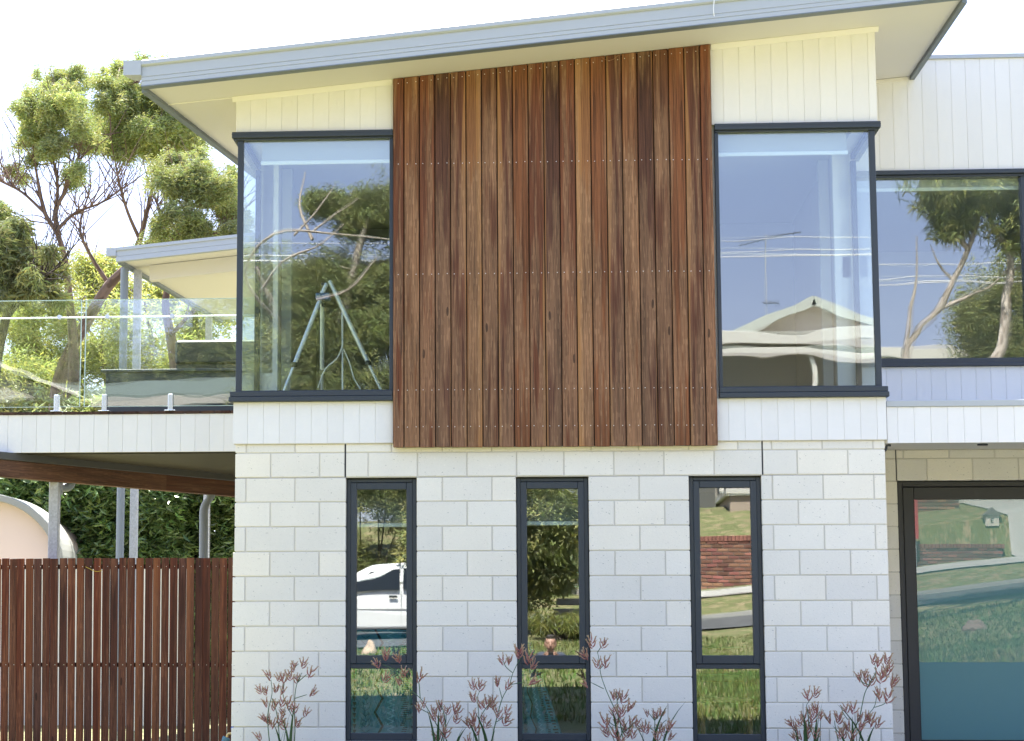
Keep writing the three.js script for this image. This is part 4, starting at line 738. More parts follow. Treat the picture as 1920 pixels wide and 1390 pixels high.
rearTree('backlit_tree', 'yellow-green sunlit bushland trees massed behind the deck glass', -33, [200, 1000], [
  [[[200, 1000], [205, 760], [190, 650], [200, 560]], [14, 12, 9, 5]], [[[60, 1000], [60, 760], [70, 660], [60, 600]], [14, 12, 9, 5]], [[[290, 1000], [280, 760], [285, 650], [270, 560]], [14, 12, 9, 5]], [[[190, 650], [150, 600], [120, 560]], [7, 5, 3]]],
  [[180, 510, 46, 34], [205, 560, 52, 40], [95, 590, 70, 54], [250, 620, 56, 56], [300, 560, 40, 40], [190, 660, 56, 50], [40, 640, 50, 50], [370, 610, 34, 46], [110, 690, 60, 50], [270, 700, 60, 50], [20, 560, 40, 40], [140, 760, 120, 40], [350, 700, 60, 60], [420, 560, 30, 50], [320, 780, 120, 40], [30, 760, 60, 60]], 26000, pSprig, M.leafPale, M.barkBrown, 205, [0.65, 1.5], { scale: [0.8, 1.5], deep: 6, whole: true, twigs: 5 });
// glossy shrubs below the deck
function shrub(name, label, p, blobs, count, geo, mat, seed, tone, stems = 7, group) {
  const t = thing(name, label, 'shrub', p, group), r = rng(seed), g = [];
  for (let k = 0; k < stems; k++) { const b = blobs[k % blobs.length], a = V((r() - 0.5) * 0.4, -0.05, (r() - 0.5) * 0.4), e = V(b[0], b[1], b[2]); g.push(taperTube([a, a.clone().lerp(e, 0.5).add(V((r() - 0.5) * 0.2, 0, (r() - 0.5) * 0.2)), e], [0.03, 0.02, 0.008], 5, 6)); }
  part(t, 'stem', g, M.barkDark); crown(t, 'foliage', blobs, count, geo, mat, seed + 1, tone, undefined, { gap: 0.45, soft: 0.8 }); return t;
}
{
  const S = (label, px, z, w, h, n, seed) => { const p = at(px, 1047, z); const b = []; const r = rng(seed); for (let k = 0; k < 16; k++) b.push([((k % 4) / 3 - 0.5) * w * 0.85 + (r() - 0.5) * 0.3, 0.35 + Math.floor(k / 4) / 3 * (h - 0.6) + (r() - 0.5) * 0.2, (r() - 0.5) * 1.0, w * 0.24, h * 0.17, 0.6]); return shrub('glossy_shrub', label, V(p.x, 0, z), b, n, bSprig, M.leafDark, seed, [0.6, 1.7], 9); };
  S('dark glossy-leaved shrub between the galvanised post and the round downpipe', 185, -14.2, 2.3, 3.4, 8000, 301);
  S('dark glossy-leaved shrub between the round downpipe and the bent downpipe', 315, -14.4, 2.2, 3.5, 8000, 302);
  S('dark glossy-leaved shrub against the house wall beyond the bent downpipe', 420, -14.0, 1.8, 3.4, 7000, 303);
  S('loose shrub behind the curved pink shed at the edge of the picture', 60, -16, 3.0, 4.4, 9000, 304).children[1].material = M.leafOlive;
}
{ const t = thing('boundary_wall', 'pale rendered boundary wall seen through the gaps of the timber fence', 'wall', V(-7, 0, -10.6)); part(t, 'panel', box(-3, 2.3, -0.2, 2.04, -0.1, 0.1, 0.02), std(0.72, 0.66, 0.55, 0.9)); part(t, 'coping', box(-3.02, 2.32, 2.0405, 2.08, -0.12, 0.12, 0.01), std(0.6, 0.56, 0.48, 0.9)); }
for (const [x, z, h, n, sd, l] of [[-5.5, -19, 4.2, 9000, 305, 'tall background bush in the gap beyond the round downpipe'], [-8.4, -20, 4.4, 9000, 306, 'tall background bush beyond the pink shed'], [-3.2, -18.5, 4.4, 9000, 307, 'tall background bush close to the house wall beyond the bent downpipe']]) { const b = [], r = rng(sd); for (let k = 0; k < 12; k++) b.push([((k % 4) / 3 - 0.5) * 2.8, 0.4 + Math.floor(k / 4) * (h - 1) / 2, (r() - 0.5), 0.75, 0.8, 0.7]); shrub('background_bush', l, V(x, 0, z), b, n, bSprig, M.leafOlive, sd, [0.6, 1.6], 8); }
// neighbour's curved-roof shed
{
  const z = -12.2, c = at(-28, 1080, z), R = 157 * (EYE.z - z) / FPX, t = thing('shed', 'pale pink rendered shed with a curved grey roof edge behind the fence', 'shed', V(c.x, 0, z));
  const arc = (r, n = 40) => { const p = []; for (let i = 0; i <= n; i++) { const a = Math.PI * i / n; p.push([r * Math.cos(a), c.y + r * 0.985 * Math.sin(a)]); } return p; };
  const sh = new THREE.Shape(); sh.moveTo(-R * 0.94, 0); sh.lineTo(R * 0.94, 0); for (const [x, y] of arc(R * 0.935)) sh.lineTo(x, y); sh.closePath();
  part(t, 'wall', new THREE.ExtrudeGeometry(sh, { depth: 3, bevelEnabled: false }).translate(0, 0, -3.05), std(0.6, 0.49, 0.4, 0.9));
  const rs = new THREE.Shape(); const o = arc(R), i2 = arc(R * 0.93).reverse(); rs.moveTo(...o[0]); for (const p of o.slice(1)) rs.lineTo(...p); for (const p of i2) rs.lineTo(...p); rs.closePath();
  part(t, 'roof', new THREE.ExtrudeGeometry(rs, { depth: 0.9, bevelEnabled: true, bevelSize: 0.01, bevelThickness: 0.01, bevelSegments: 1 }).translate(0, 0, -0.75), std(0.25, 0.255, 0.225, 0.85));
}
// ---------------------------------------------------------------- kangaroo paw plants along the wall
{
  const stemM = std(0.07, 0.13, 0.05, 0.7), leafM = leafMat(0.05, 0.10, 0.035, 0.2, 0.5), flM = new THREE.MeshStandardMaterial({ vertexColors: true, roughness: 0.85 });
  const heads = [0, 1, 2, 3].map((s) => {
    const r = rng(900 + s), gs = [], n = 7 + s % 3;
    const paint = (g, f) => { const c = new Float32Array(g.attributes.position.count * 3); for (let i = 0; i < g.attributes.position.count; i++) { const k = f(i); c[3 * i] = lerp(0.33, 0.5, k); c[3 * i + 1] = lerp(0.11, 0.37, k); c[3 * i + 2] = lerp(0.095, 0.2, k); } g.setAttribute('color', new THREE.BufferAttribute(c, 3)); return g; };
    for (let k = 0; k < n; k++) {
      const y0 = k / n * 0.07, a = k * 2.4 + r(), out = 0.024 + r() * 0.022, up = 0.026 + r() * 0.022, dx = Math.cos(a), dz = Math.sin(a) * 0.8;
      const p0 = V(0, y0, 0), p1 = V(dx * out * 0.6, y0 + up * 0.35, dz * out * 0.6), p2 = V(dx * out, y0 + up, dz * out);
      const g = taperTube([p0, p1, p2], [0.0025, 0.0062, 0.0048], 6, 5); gs.push(paint(g, (i) => Math.pow(((i / 7) | 0) / 5, 2) * 0.55 * (0.5 + r())));
      for (let j = 0; j < 4; j++) { const b = r() * 6.28, e = p2.clone().add(V(dx * 0.008 + Math.cos(b) * 0.01, 0.01 + r() * 0.013, dz * 0.008 + Math.sin(b) * 0.01)); gs.push(paint(taperTube([p2, p2.clone().lerp(e, 0.5).add(V(0, 0.003, 0)), e], [0.0035, 0.0028, 0.0012], 4, 3), () => 0.6 + 0.4 * r())); }
    }
    return merge(gs);
  });
  const rr = rng(640);
  // each plant: base px x, z, stems = list of px polylines, heads = [px, py, tilt, size]
  function plant(label, bxp, z, stems, hs, leaves) {
    const b = at(bxp, 1390, z); b.y = H(b.x, z) - 0.01; const t = thing('kangaroo_paw', label, 'flowering plant', b, undefined), rel = (x, y, dz = 0) => at(x, y, z + dz).sub(b);
    stems.forEach((s, i) => { const dz = (hash2(i, bxp, 3) - 0.5) * 0.12, p = s.map(([x, y], j) => rel(x, y, dz * j / s.length)); if (s[0][1] >= 1388) p.unshift(V(p[0].x * 0.6, -0.03, 0)); part(t, 'stem', taperTube(p, [s[0][1] >= 1388 ? 0.0058 : 0.0034, 0.0036, 0.0025], 6), stemM); });
    hs.forEach(([x, y, tilt = 0, sc = 1], i) => { const dz = (hash2(i, bxp, 5) - 0.5) * 0.12; const m = part(t, 'flower_head', heads[i % 4], flM); m.position.copy(rel(x, y + 17 * sc, dz)); m.rotation.set((rr() - 0.5) * 0.5, rr() * 6.28, 0); m.rotation.order = 'ZYX'; m.rotation.z = -tilt; m.scale.setScalar(sc * (0.78 + rr() * 0.25)); });
    for (let k = 0; k < leaves; k++) {
      const a = rr() * 6.28, L = 0.28 + rr() * 0.25, w = 0.012 + rr() * 0.006, pts = [], lean = 0.15 + rr() * 0.35, ox = (rr() - 0.5) * 0.2;
      const g = new THREE.PlaneGeometry(1, 1, 1, 6), p = g.attributes.position;
      for (let i = 0; i < p.count; i++) { const v = p.getY(i) + 0.5, u = p.getX(i), ww = w * (1 - v * v * 0.95), dx = Math.cos(a) * lean * v * v * L; p.setXYZ(i, ox + dx + u * ww * 2 * Math.abs(Math.sin(a) * 0.4 + 0.6), L * v * (1 - 0.1 * v), Math.sin(a) * lean * v * v * L + u * ww * 0.5); }
      g.computeVertexNormals(); part(t, 'leaf', g, leafM);
    }
  }
  plant('kangaroo paw with a dense sheaf of red-brown flowers left of the window nearest the fence', 522, 0.42,
    [[[505, 1390], [502, 1340], [510, 1300], [508, 1275]], [[524, 1390], [518, 1335], [510, 1310]], [[552, 1390], [552, 1320], [556, 1285], [566, 1262]], [[548, 1345], [530, 1300], [540, 1265], [560, 1245]], [[553, 1310], [575, 1303]], [[552, 1358], [570, 1345]], [[558, 1280], [575, 1265]]],
    [[507, 1262, -0.2, 0.9], [490, 1288, -0.5, 0.8], [500, 1290, -0.1, 0.85], [522, 1266, 0, 0.8], [532, 1268, -0.1, 0.85], [545, 1262, 0, 0.9], [551, 1246, -0.05, 0.9], [566, 1238, 0.2, 0.95], [578, 1256, 0.5, 0.95], [556, 1268, 0.1, 0.85], [517, 1285, 0, 0.9], [528, 1290, 0.1, 0.8], [581, 1292, 0.6, 0.9], [500, 1312, -0.2, 0.9], [514, 1318, 0.1, 0.95], [528, 1312, 0.2, 0.9], [540, 1316, -0.1, 1], [550, 1322, 0.1, 1], [498, 1340, -0.4, 0.9], [510, 1352, 0.3, 0.95], [522, 1345, 0.2, 0.9], [534, 1354, -0.2, 0.9], [556, 1350, 0.2, 0.9], [572, 1332, 0.3, 0.8], [490, 1378, -0.3, 0.85], [503, 1345, 0, 0.9], [530, 1330, 0, 0.8]], 5);
  plant('kangaroo paw with one long stem arching across the window nearest the fence', 832, 0.45,
    [[[838, 1390], [822, 1365], [805, 1335], [790, 1312], [768, 1292], [748, 1270], [738, 1252]], [[832, 1390], [836, 1355], [838, 1335], [848, 1325]], [[836, 1360], [830, 1330], [822, 1318]], [[788, 1310], [786, 1285], [785, 1278]], [[752, 1275], [735, 1254], [718, 1247]], [[808, 1340], [795, 1333], [785, 1328]]],
    [[712, 1236, -0.6, 1.0], [724, 1222, 0.1, 1.05], [750, 1227, -0.3, 1.0], [758, 1255, 0, 1], [784, 1264, 0.3, 1.05], [720, 1265, 0.3, 0.9], [750, 1272, -0.2, 0.8], [786, 1323, -0.2, 0.9], [794, 1315, 0.2, 0.8], [816, 1330, -0.2, 0.95], [827, 1320, -0.1, 0.9], [838, 1326, 0, 0.9], [851, 1322, 0.1, 1.1], [854, 1340, 0.3, 1.05], [829, 1346, 0, 1], [818, 1338, -0.4, 0.9], [857, 1326, 0.3, 0.9], [833, 1368, 0.1, 1], [823, 1376, -0.3, 0.9]], 6);
  plant('kangaroo paw whose tall forked stem overlaps the middle ground floor window', 908, 0.45,
    [[[922, 1390], [932, 1345], [942, 1310], [955, 1285], [962, 1262], [973, 1240], [978, 1232]], [[898, 1390], [898, 1345], [896, 1305], [900, 1296]], [[898, 1350], [910, 1330], [920, 1318]], [[961, 1262], [948, 1250], [944, 1240]], [[958, 1284], [985, 1279]], [[942, 1312], [936, 1290]], [[930, 1355], [945, 1345]]],
    [[944, 1232, -0.2, 0.95], [954, 1232, 0.1, 0.95], [974, 1218, 0.05, 1.05], [990, 1228, 0.2, 1.15], [998, 1240, 0.4, 1], [991, 1270, 0.7, 0.95], [934, 1272, -0.1, 1], [949, 1278, 0.5, 1], [887, 1280, -0.1, 0.9], [898, 1280, 0.1, 1], [888, 1302, -0.1, 0.95], [904, 1315, 0, 0.95], [912, 1315, 0.1, 1], [921, 1312, 0.3, 0.95], [928, 1324, -0.2, 0.85], [934, 1334, 0.1, 0.9], [948, 1326, 0.4, 0.95], [944, 1345, 0.5, 0.95], [888, 1348, -0.3, 0.9], [893, 1360, 0, 1.2], [890, 1340, 0, 0.9], [910, 1352, 0.5, 0.9], [880, 1352, -0.3, 0.9], [905, 1342, 0.3, 0.8], [880, 1388, -0.2, 0.9]], 5);
  plant('kangaroo paw with a curved stem rising beside the middle ground floor window', 1168, 0.45,
    [[[1168, 1390], [1160, 1345], [1148, 1320], [1135, 1290], [1126, 1262], [1124, 1240], [1120, 1222]], [[1160, 1350], [1157, 1310], [1156, 1298]], [[1132, 1292], [1118, 1285], [1108, 1280]], [[1121, 1223], [1128, 1212]], [[1125, 1255], [1133, 1246]], [[1163, 1365], [1150, 1360], [1140, 1352]], [[1168, 1375], [1185, 1360]]],
    [[1111, 1200, -0.2, 1], [1130, 1200, 0.3, 1], [1102, 1222, -0.6, 0.95], [1121, 1240, -0.1, 0.9], [1134, 1238, 0.3, 1], [1102, 1275, -0.6, 0.95], [1150, 1298, -0.2, 0.95], [1158, 1300, 0, 0.8], [1166, 1304, 0.3, 0.95], [1176, 1320, 0.3, 0.95], [1164, 1330, 0.1, 1], [1153, 1330, -0.2, 0.8], [1137, 1350, -0.2, 1.05], [1141, 1366, -0.2, 1], [1156, 1346, 0, 0.85], [1168, 1350, 0, 0.7], [1180, 1348, 0.3, 1], [1192, 1348, 0.4, 0.85], [1175, 1366, 0.1, 1.1], [1186, 1370, 0.3, 1], [1158, 1372, -0.1, 1], [1165, 1385, 0, 1]], 5);
  plant('small kangaroo paw with pale forked flowers between the middle window and the next', 1230, 0.42,
    [[[1230, 1390], [1228, 1365], [1228, 1355], [1227, 1345]], [[1228, 1372], [1215, 1362], [1210, 1350]], [[1233, 1390], [1240, 1360], [1250, 1350]], [[1228, 1352], [1217, 1338]], [[1228, 1350], [1238, 1338]]],
    [[1215, 1333, -0.3, 0.75], [1230, 1334, 0, 1], [1239, 1332, 0.3, 0.8], [1206, 1358, -0.4, 0.95], [1212, 1362, 0, 0.9], [1238, 1362, 0.1, 0.85], [1254, 1356, 0.4, 0.95], [1233, 1375, -0.1, 0.9], [1244, 1368, 0.2, 0.9], [1254, 1376, 0.4, 0.8]], 3);
  plant('kangaroo paw with a slender leaning stem in front of the last block pier', 1522, 0.42,
    [[[1528, 1390], [1518, 1360], [1514, 1330], [1513, 1322], [1520, 1312]], [[1508, 1390], [1508, 1350], [1506, 1340]], [[1516, 1358], [1530, 1345], [1537, 1335]], [[1508, 1362], [1495, 1352]]],
    [[1517, 1300, -0.1, 0.9], [1527, 1294, 0.3, 0.9], [1488, 1348, -0.5, 0.95], [1500, 1350, -0.1, 0.85], [1509, 1340, 0, 1], [1522, 1328, -0.2, 0.85], [1531, 1324, 0.1, 1], [1538, 1336, 0.3, 0.95], [1524, 1342, 0.2, 0.9], [1494, 1360, -0.3, 0.85], [1516, 1362, 0.2, 0.9], [1503, 1374, -0.4, 0.9], [1512, 1374, 0.1, 0.9], [1530, 1372, 0.3, 0.85], [1492, 1376, -0.5, 0.8]], 6);
  plant('tall kangaroo paw with many flower heads at the outer block corner beside the porch', 1602, 0.42,
    [[[1612, 1390], [1618, 1360], [1625, 1345], [1640, 1325], [1645, 1300]], [[1595, 1390], [1612, 1345], [1622, 1300], [1632, 1280], [1643, 1258], [1640, 1245]], [[1630, 1285], [1618, 1280], [1612, 1270]], [[1640, 1327], [1655, 1322], [1662, 1318]], [[1590, 1350], [1580, 1335], [1578, 1325]], [[1572, 1390], [1566, 1360], [1565, 1352]]],
    [[1637, 1232, -0.1, 0.9], [1646, 1236, 0.2, 0.95], [1663, 1232, 0.1, 1], [1668, 1246, 0.3, 0.9], [1663, 1256, 0.2, 0.9], [1613, 1266, -0.3, 0.85], [1622, 1262, -0.1, 0.9], [1633, 1268, 0, 1.1], [1628, 1276, -0.2, 0.9], [1652, 1262, 0.2, 1.2], [1672, 1274, 0.3, 1], [1650, 1296, 0.1, 1.15], [1664, 1302, 0.2, 1.1], [1558, 1342, -0.3, 0.95], [1572, 1340, -0.1, 1.1], [1588, 1322, -0.1, 0.95], [1600, 1324, 0.1, 0.95], [1608, 1338, 0.2, 1], [1622, 1340, 0.3, 0.9], [1632, 1346, 0.1, 1.1], [1644, 1350, 0.4, 1], [1592, 1354, 0, 1.1], [1582, 1368, -0.1, 1.1], [1598, 1372, 0.1, 1], [1575, 1372, -0.3, 0.9], [1612, 1356, 0.2, 0.9]], 6);
}

// ---------------------------------------------------------------- the street side, mirrored in the windows
// person kneeling with the camera
function fieldMesh(bones, lo, hi, res, k) {
  const mc = new MarchingCubes(res, new THREE.MeshStandardMaterial(), false, false, 200000); mc.isolation = 0;
  const p = V(), c = lo.clone().add(hi).multiplyScalar(0.5), h = hi.clone().sub(lo).multiplyScalar(0.5), s = Math.max(h.x, h.y, h.z), ab = V(), ap = V();
  for (let z = 0; z < res; z++) for (let y = 0; y < res; y++) for (let x = 0; x < res; x++) {
    p.set(c.x + s * ((x - res / 2) / (res / 2)), c.y + s * ((y - res / 2) / (res / 2)), c.z + s * ((z - res / 2) / (res / 2)));
    let sum = 0;
    for (const [a, b, ra, rb] of bones) { ab.subVectors(b, a); ap.subVectors(p, a); const l = ab.lengthSq(), t = l ? clamp(ap.dot(ab) / l) : 0, d = ap.addScaledVector(ab, -t).length() - lerp(ra, rb, t); sum += Math.exp(-d / k); }
    mc.field[x + y * res + z * res * res] = -(-k * Math.log(Math.max(sum, 1e-30)));
  }
  mc.update();
  const n = mc.count ?? mc.geometry.drawRange.count, g = new THREE.BufferGeometry();
  const P = new Float32Array(mc.positionArray.slice(0, n * 3)), N = new Float32Array(mc.normalArray.slice(0, n * 3));
  for (let i = 0; i < n; i++) { P[3 * i] = P[3 * i] * s + c.x; P[3 * i + 1] = P[3 * i + 1] * s + c.y; P[3 * i + 2] = P[3 * i + 2] * s + c.z; }
  g.setAttribute('position', new THREE.BufferAttribute(P, 3)); g.setAttribute('normal', new THREE.BufferAttribute(N, 3)); return g;
}
{
  const gy = H(0, 17.45), t = thing('person', 'person with short dark hair and a dark shirt kneeling on the lawn, holding a camera', 'person', V(-0.02, gy, 17.43));
  const Y = (y) => y - gy, skin = std(0.36, 0.2, 0.14, 0.55), shirt = std(0.05, 0.06, 0.085, 0.85), trous = std(0.03, 0.034, 0.045, 0.9);
  const hipY = Math.max(0.42, Y(0.55)), sh = Y(0.86), nk = Y(0.92);
  const torso = [[V(0, hipY, 0.06), V(0, sh - 0.12, 0.05), 0.125, 0.14], [V(-0.13, sh - 0.01, 0.05), V(0.13, sh - 0.01, 0.05), 0.078, 0.078], [V(-0.1, sh - 0.15, 0.03), V(0.1, sh - 0.15, 0.03), 0.1, 0.1]];
  const arms = [-1, 1].flatMap((s) => [[V(s * 0.18, sh - 0.01, 0.05), V(s * 0.235, sh - 0.22, -0.03), 0.06, 0.048], [V(s * 0.235, sh - 0.22, -0.03), V(s * 0.095, Y(0.885), -0.15), 0.046, 0.03]]);
  const legs = [-1, 1].flatMap((s) => [[V(s * 0.09, hipY, 0.06), V(s * 0.12, 0.075, -0.12), 0.1, 0.068], [V(s * 0.12, 0.072, -0.12), V(s * 0.12, 0.06, 0.3), 0.062, 0.042], [V(s * 0.12, 0.055, 0.3), V(s * 0.12, 0.045, 0.44), 0.042, 0.034]]);
  const neck = [[V(0, nk - 0.06, 0.04), V(0, nk + 0.03, 0.02), 0.06, 0.056]];
  const hc = Y(1.075);
  const head = [[V(0, hc + 0.03, 0.02), V(0, hc + 0.035, 0.0), 0.088, 0.082], [V(0, hc - 0.03, -0.03), V(0, hc - 0.085, -0.04), 0.058, 0.044], [V(-0.03, hc - 0.04, -0.03), V(0.03, hc - 0.04, -0.03), 0.05, 0.05], [V(0, hc + 0.012, -0.088), V(0, hc - 0.028, -0.108), 0.008, 0.014], [V(-0.045, hc + 0.024, -0.072), V(0.045, hc + 0.024, -0.072), 0.016, 0.016], [V(-0.082, hc + 0.0, 0.01), V(-0.086, hc - 0.03, 0.01), 0.016, 0.012], [V(0.082, hc + 0.0, 0.01), V(0.086, hc - 0.03, 0.01), 0.016, 0.012], [V(-0.022, hc - 0.062, -0.088), V(0.022, hc - 0.062, -0.088), 0.008, 0.008]];
  const hands = [-1, 1].flatMap((s) => { const w = V(s * 0.09, Y(0.89), -0.155), out = [[w, V(s * 0.078, Y(0.91), -0.185), 0.027, 0.03]]; for (let f = 0; f < 4; f++) { const y = Y(0.933 - f * 0.02), a = V(s * 0.08, y, -0.195), b = V(s * 0.068, y + 0.002, -0.225), c = V(s * 0.045, y, -0.232), l = [0.9, 1, 0.95, 0.75][f]; out.push([a, b, 0.0095, 0.009], [b, b.clone().lerp(c, l), 0.009, 0.0075]); } out.push([V(s * 0.07, Y(0.9), -0.17), V(s * 0.052, Y(0.92), -0.148), 0.012, 0.009]); return out; });
  part(t, 'body', mergeGeometries([fieldMesh([...neck, ...head], V(-0.14, nk - 0.1, -0.16), V(0.14, hc + 0.16, 0.15), 64, 0.012), fieldMesh(hands, V(-0.15, Y(0.81), -0.26), V(0.15, Y(0.96), -0.12), 72, 0.005), fieldMesh([...torso, ...arms, ...legs, ...neck], V(-0.36, -0.02, -0.3), V(0.36, nk + 0.1, 0.55), 64, 0.02)]), skin);
  const grow = (b, d) => b.map(([a, c, ra, rb]) => [a, c, ra + d, rb + d]);
  part(t, 'shirt', fieldMesh([...grow(torso, 0.012), ...grow(arms, 0.012).map((b, i) => (i % 2 ? [b[0], b[0].clone().lerp(b[1], 0.55), b[2], b[3]] : b))], V(-0.36, hipY - 0.2, -0.3), V(0.36, nk + 0.06, 0.3), 64, 0.02), shirt);
  part(t, 'trousers', fieldMesh([...grow(legs, 0.012), [V(0, hipY - 0.02, 0.06), V(0, hipY, 0.06), 0.14, 0.14]], V(-0.3, -0.03, -0.3), V(0.3, hipY + 0.16, 0.55), 64, 0.02), trous);
  part(t, 'hair', fieldMesh([[V(0, hc + 0.062, 0.035), V(0, hc + 0.075, -0.015), 0.084, 0.062], [V(0, hc + 0.02, 0.06), V(0, hc - 0.03, 0.07), 0.07, 0.05], [V(-0.078, hc + 0.05, 0.0), V(-0.082, hc + 0.0, 0.012), 0.014, 0.008], [V(0.078, hc + 0.05, 0.0), V(0.082, hc + 0.0, 0.012), 0.014, 0.008], [V(-0.04, hc + 0.105, -0.045), V(0.045, hc + 0.11, -0.04), 0.024, 0.02]], V(-0.14, hc - 0.12, -0.14), V(0.14, hc + 0.18, 0.16), 48, 0.012), std(0.025, 0.018, 0.013, 0.7));
  for (const s of [-1, 1]) part(t, 'eye', new THREE.SphereGeometry(0.011, 10, 8).translate(s * 0.032, hc + 0.006, -0.079), std(0.05, 0.04, 0.035, 0.2));
  const cam = thing('camera', 'small black camera held up by the kneeling person', 'camera', V(-0.02, 0.91, 17.245)), cm = std(0.015, 0.015, 0.016, 0.4);
  part(cam, 'body', box(-0.062, 0.062, -0.035, 0.035, -0.02, 0.025, 0.008), cm); part(cam, 'lens', new THREE.CylinderGeometry(0.026, 0.03, 0.03, 20).rotateX(Math.PI / 2).translate(0, -0.002, -0.036), cm);
}
// parked white car
{
  const x0 = -3.05, z0 = 25.1, y0 = H(-3.2, 24.4) + 0.01, t = thing('parked_car', 'white hatchback car parked on the grey driveway in front of the bushes', 'car', V(x0, y0, z0));
  const white = new THREE.MeshPhysicalMaterial({ color: RGB(0.72, 0.72, 0.72), roughness: 0.3, clearcoat: 1, clearcoatRoughness: 0.05 }), dark = std(0.012, 0.012, 0.013, 0.3), glass = std(0.012, 0.016, 0.02, 0.05);
  // side outline, front towards -x
  const S = new THREE.Shape(); S.moveTo(-2.2, 0.32); S.lineTo(-2.22, 0.55); S.quadraticCurveTo(-2.2, 0.72, -2.0, 0.78); S.lineTo(-1.15, 0.92); S.quadraticCurveTo(-0.75, 1.3, -0.4, 1.40); S.quadraticCurveTo(0.4, 1.47, 1.2, 1.42); S.quadraticCurveTo(1.6, 1.36, 1.95, 0.95); S.lineTo(2.12, 0.88); S.lineTo(2.15, 0.4); S.lineTo(2.05, 0.3);
  S.absarc(1.42, 0.3, 0.36, 0, Math.PI, false); S.lineTo(-1.04, 0.27); S.absarc(-1.4, 0.3, 0.36, 0, Math.PI, false); S.closePath();
  const body = new THREE.ExtrudeGeometry(S, { depth: 1.5, bevelEnabled: true, bevelSize: 0.06, bevelThickness: 0.09, bevelSegments: 4, curveSegments: 16 }).translate(0, 0, -0.75), bp = body.attributes.position;
  for (let i = 0; i < bp.count; i++) { const k = smooth(0.9, 1.45, bp.getY(i)); bp.setZ(i, bp.getZ(i) * (1 - 0.16 * k)); } body.computeVertexNormals();
  part(t, 'body', body, white);
  for (const s of [-1, 1]) {
    const win = (pts) => { const w = new THREE.Shape(pts.map(([a, b]) => new THREE.Vector2(a, b))), g = new THREE.ExtrudeGeometry(w, { depth: 0.02, bevelEnabled: false }), p = g.attributes.position; for (let i = 0; i < p.count; i++) { const k = smooth(0.9, 1.45, p.getY(i)); p.setZ(i, s * (0.845 * (1 - 0.16 * k) + (p.getZ(i) > 0.01 ? 0.004 : -0.012))); } g.computeVertexNormals(); return g; };
    part(t, 'window', win([[-0.98, 0.95], [-0.45, 1.33], [0.1, 1.38], [0.1, 0.97]]), glass); part(t, 'window', win([[0.17, 0.97], [0.17, 1.385], [0.95, 1.37], [1.15, 1.0]]), glass);
    const d = part(t, 'door_seam', [box(0.13, 0.14, 0.35, 0.96, s > 0 ? 0.836 : -0.842, s > 0 ? 0.842 : -0.836), box(-1.0, 1.1, 0.60, 0.62, s > 0 ? 0.836 : -0.844, s > 0 ? 0.844 : -0.836)], std(0.3, 0.3, 0.3, 0.5));
    part(t, 'handle', box(-0.1, 0.06, 0.82, 0.86, s > 0 ? 0.83 : -0.865, s > 0 ? 0.865 : -0.83, 0.008), dark);
    part(t, 'mirror', box(-0.92, -0.74, 0.94, 1.05, s > 0 ? 0.85 : -1.0, s > 0 ? 1.0 : -0.85, 0.03), white);
    for (const x of [-1.4, 1.42]) { const w = grp(t, 'wheel'); part(w, 'tyre', new THREE.CylinderGeometry(0.31, 0.31, 0.2, 28).rotateX(Math.PI / 2).translate(x, 0.31, s * 0.73), dark); part(w, 'rim', new THREE.CylinderGeometry(0.2, 0.2, 0.21, 20).rotateX(Math.PI / 2).translate(x, 0.31, s * 0.73), M.alu); }
    part(t, 'headlight', new THREE.SphereGeometry(0.1, 12, 8).scale(0.7, 0.6, 1.2).translate(-2.12, 0.66, s * 0.6), M.steel);
  }
  part(t, 'floor_pan', box(-2.0, 2.0, 0.18, 0.4, -0.7, 0.7, 0.02), dark);
}
// rock and garden bits
{
  const rock = (label, p, s, seed, m) => { const g = new THREE.IcosahedronGeometry(1, 3), q = g.attributes.position, v = V(); for (let i = 0; i < q.count; i++) { v.fromBufferAttribute(q, i); const k = 0.75 + 0.5 * noise(v.x * 1.6 + 5, v.y * 1.6 + v.z * 1.3 + 5, seed); q.setXYZ(i, v.x * k * s[0], Math.max(-0.1, v.y * k * s[1]), v.z * k * s[2]); if (v.y > 0) { const n = 1 - 0.45 * v.y; q.setX(i, q.getX(i) * n); q.setZ(i, q.getZ(i) * n); } } g.computeVertexNormals(); const t = thing('rock', label, 'rock', p); part(t, 'stone', g, m); };
  rock('pale sandstone rock on the lawn in front of the parked car', V(-3.3, H(-3.3, 21.6), 21.6), [0.15, 0.24, 0.14], 4, std(0.5, 0.38, 0.28, 0.9));
  rock('reddish garden rock at the top of the sloping lawn', V(7.75, H(7.75, 19), 19), [0.24, 0.2, 0.18], 6, std(0.2, 0.14, 0.11, 0.9));
}
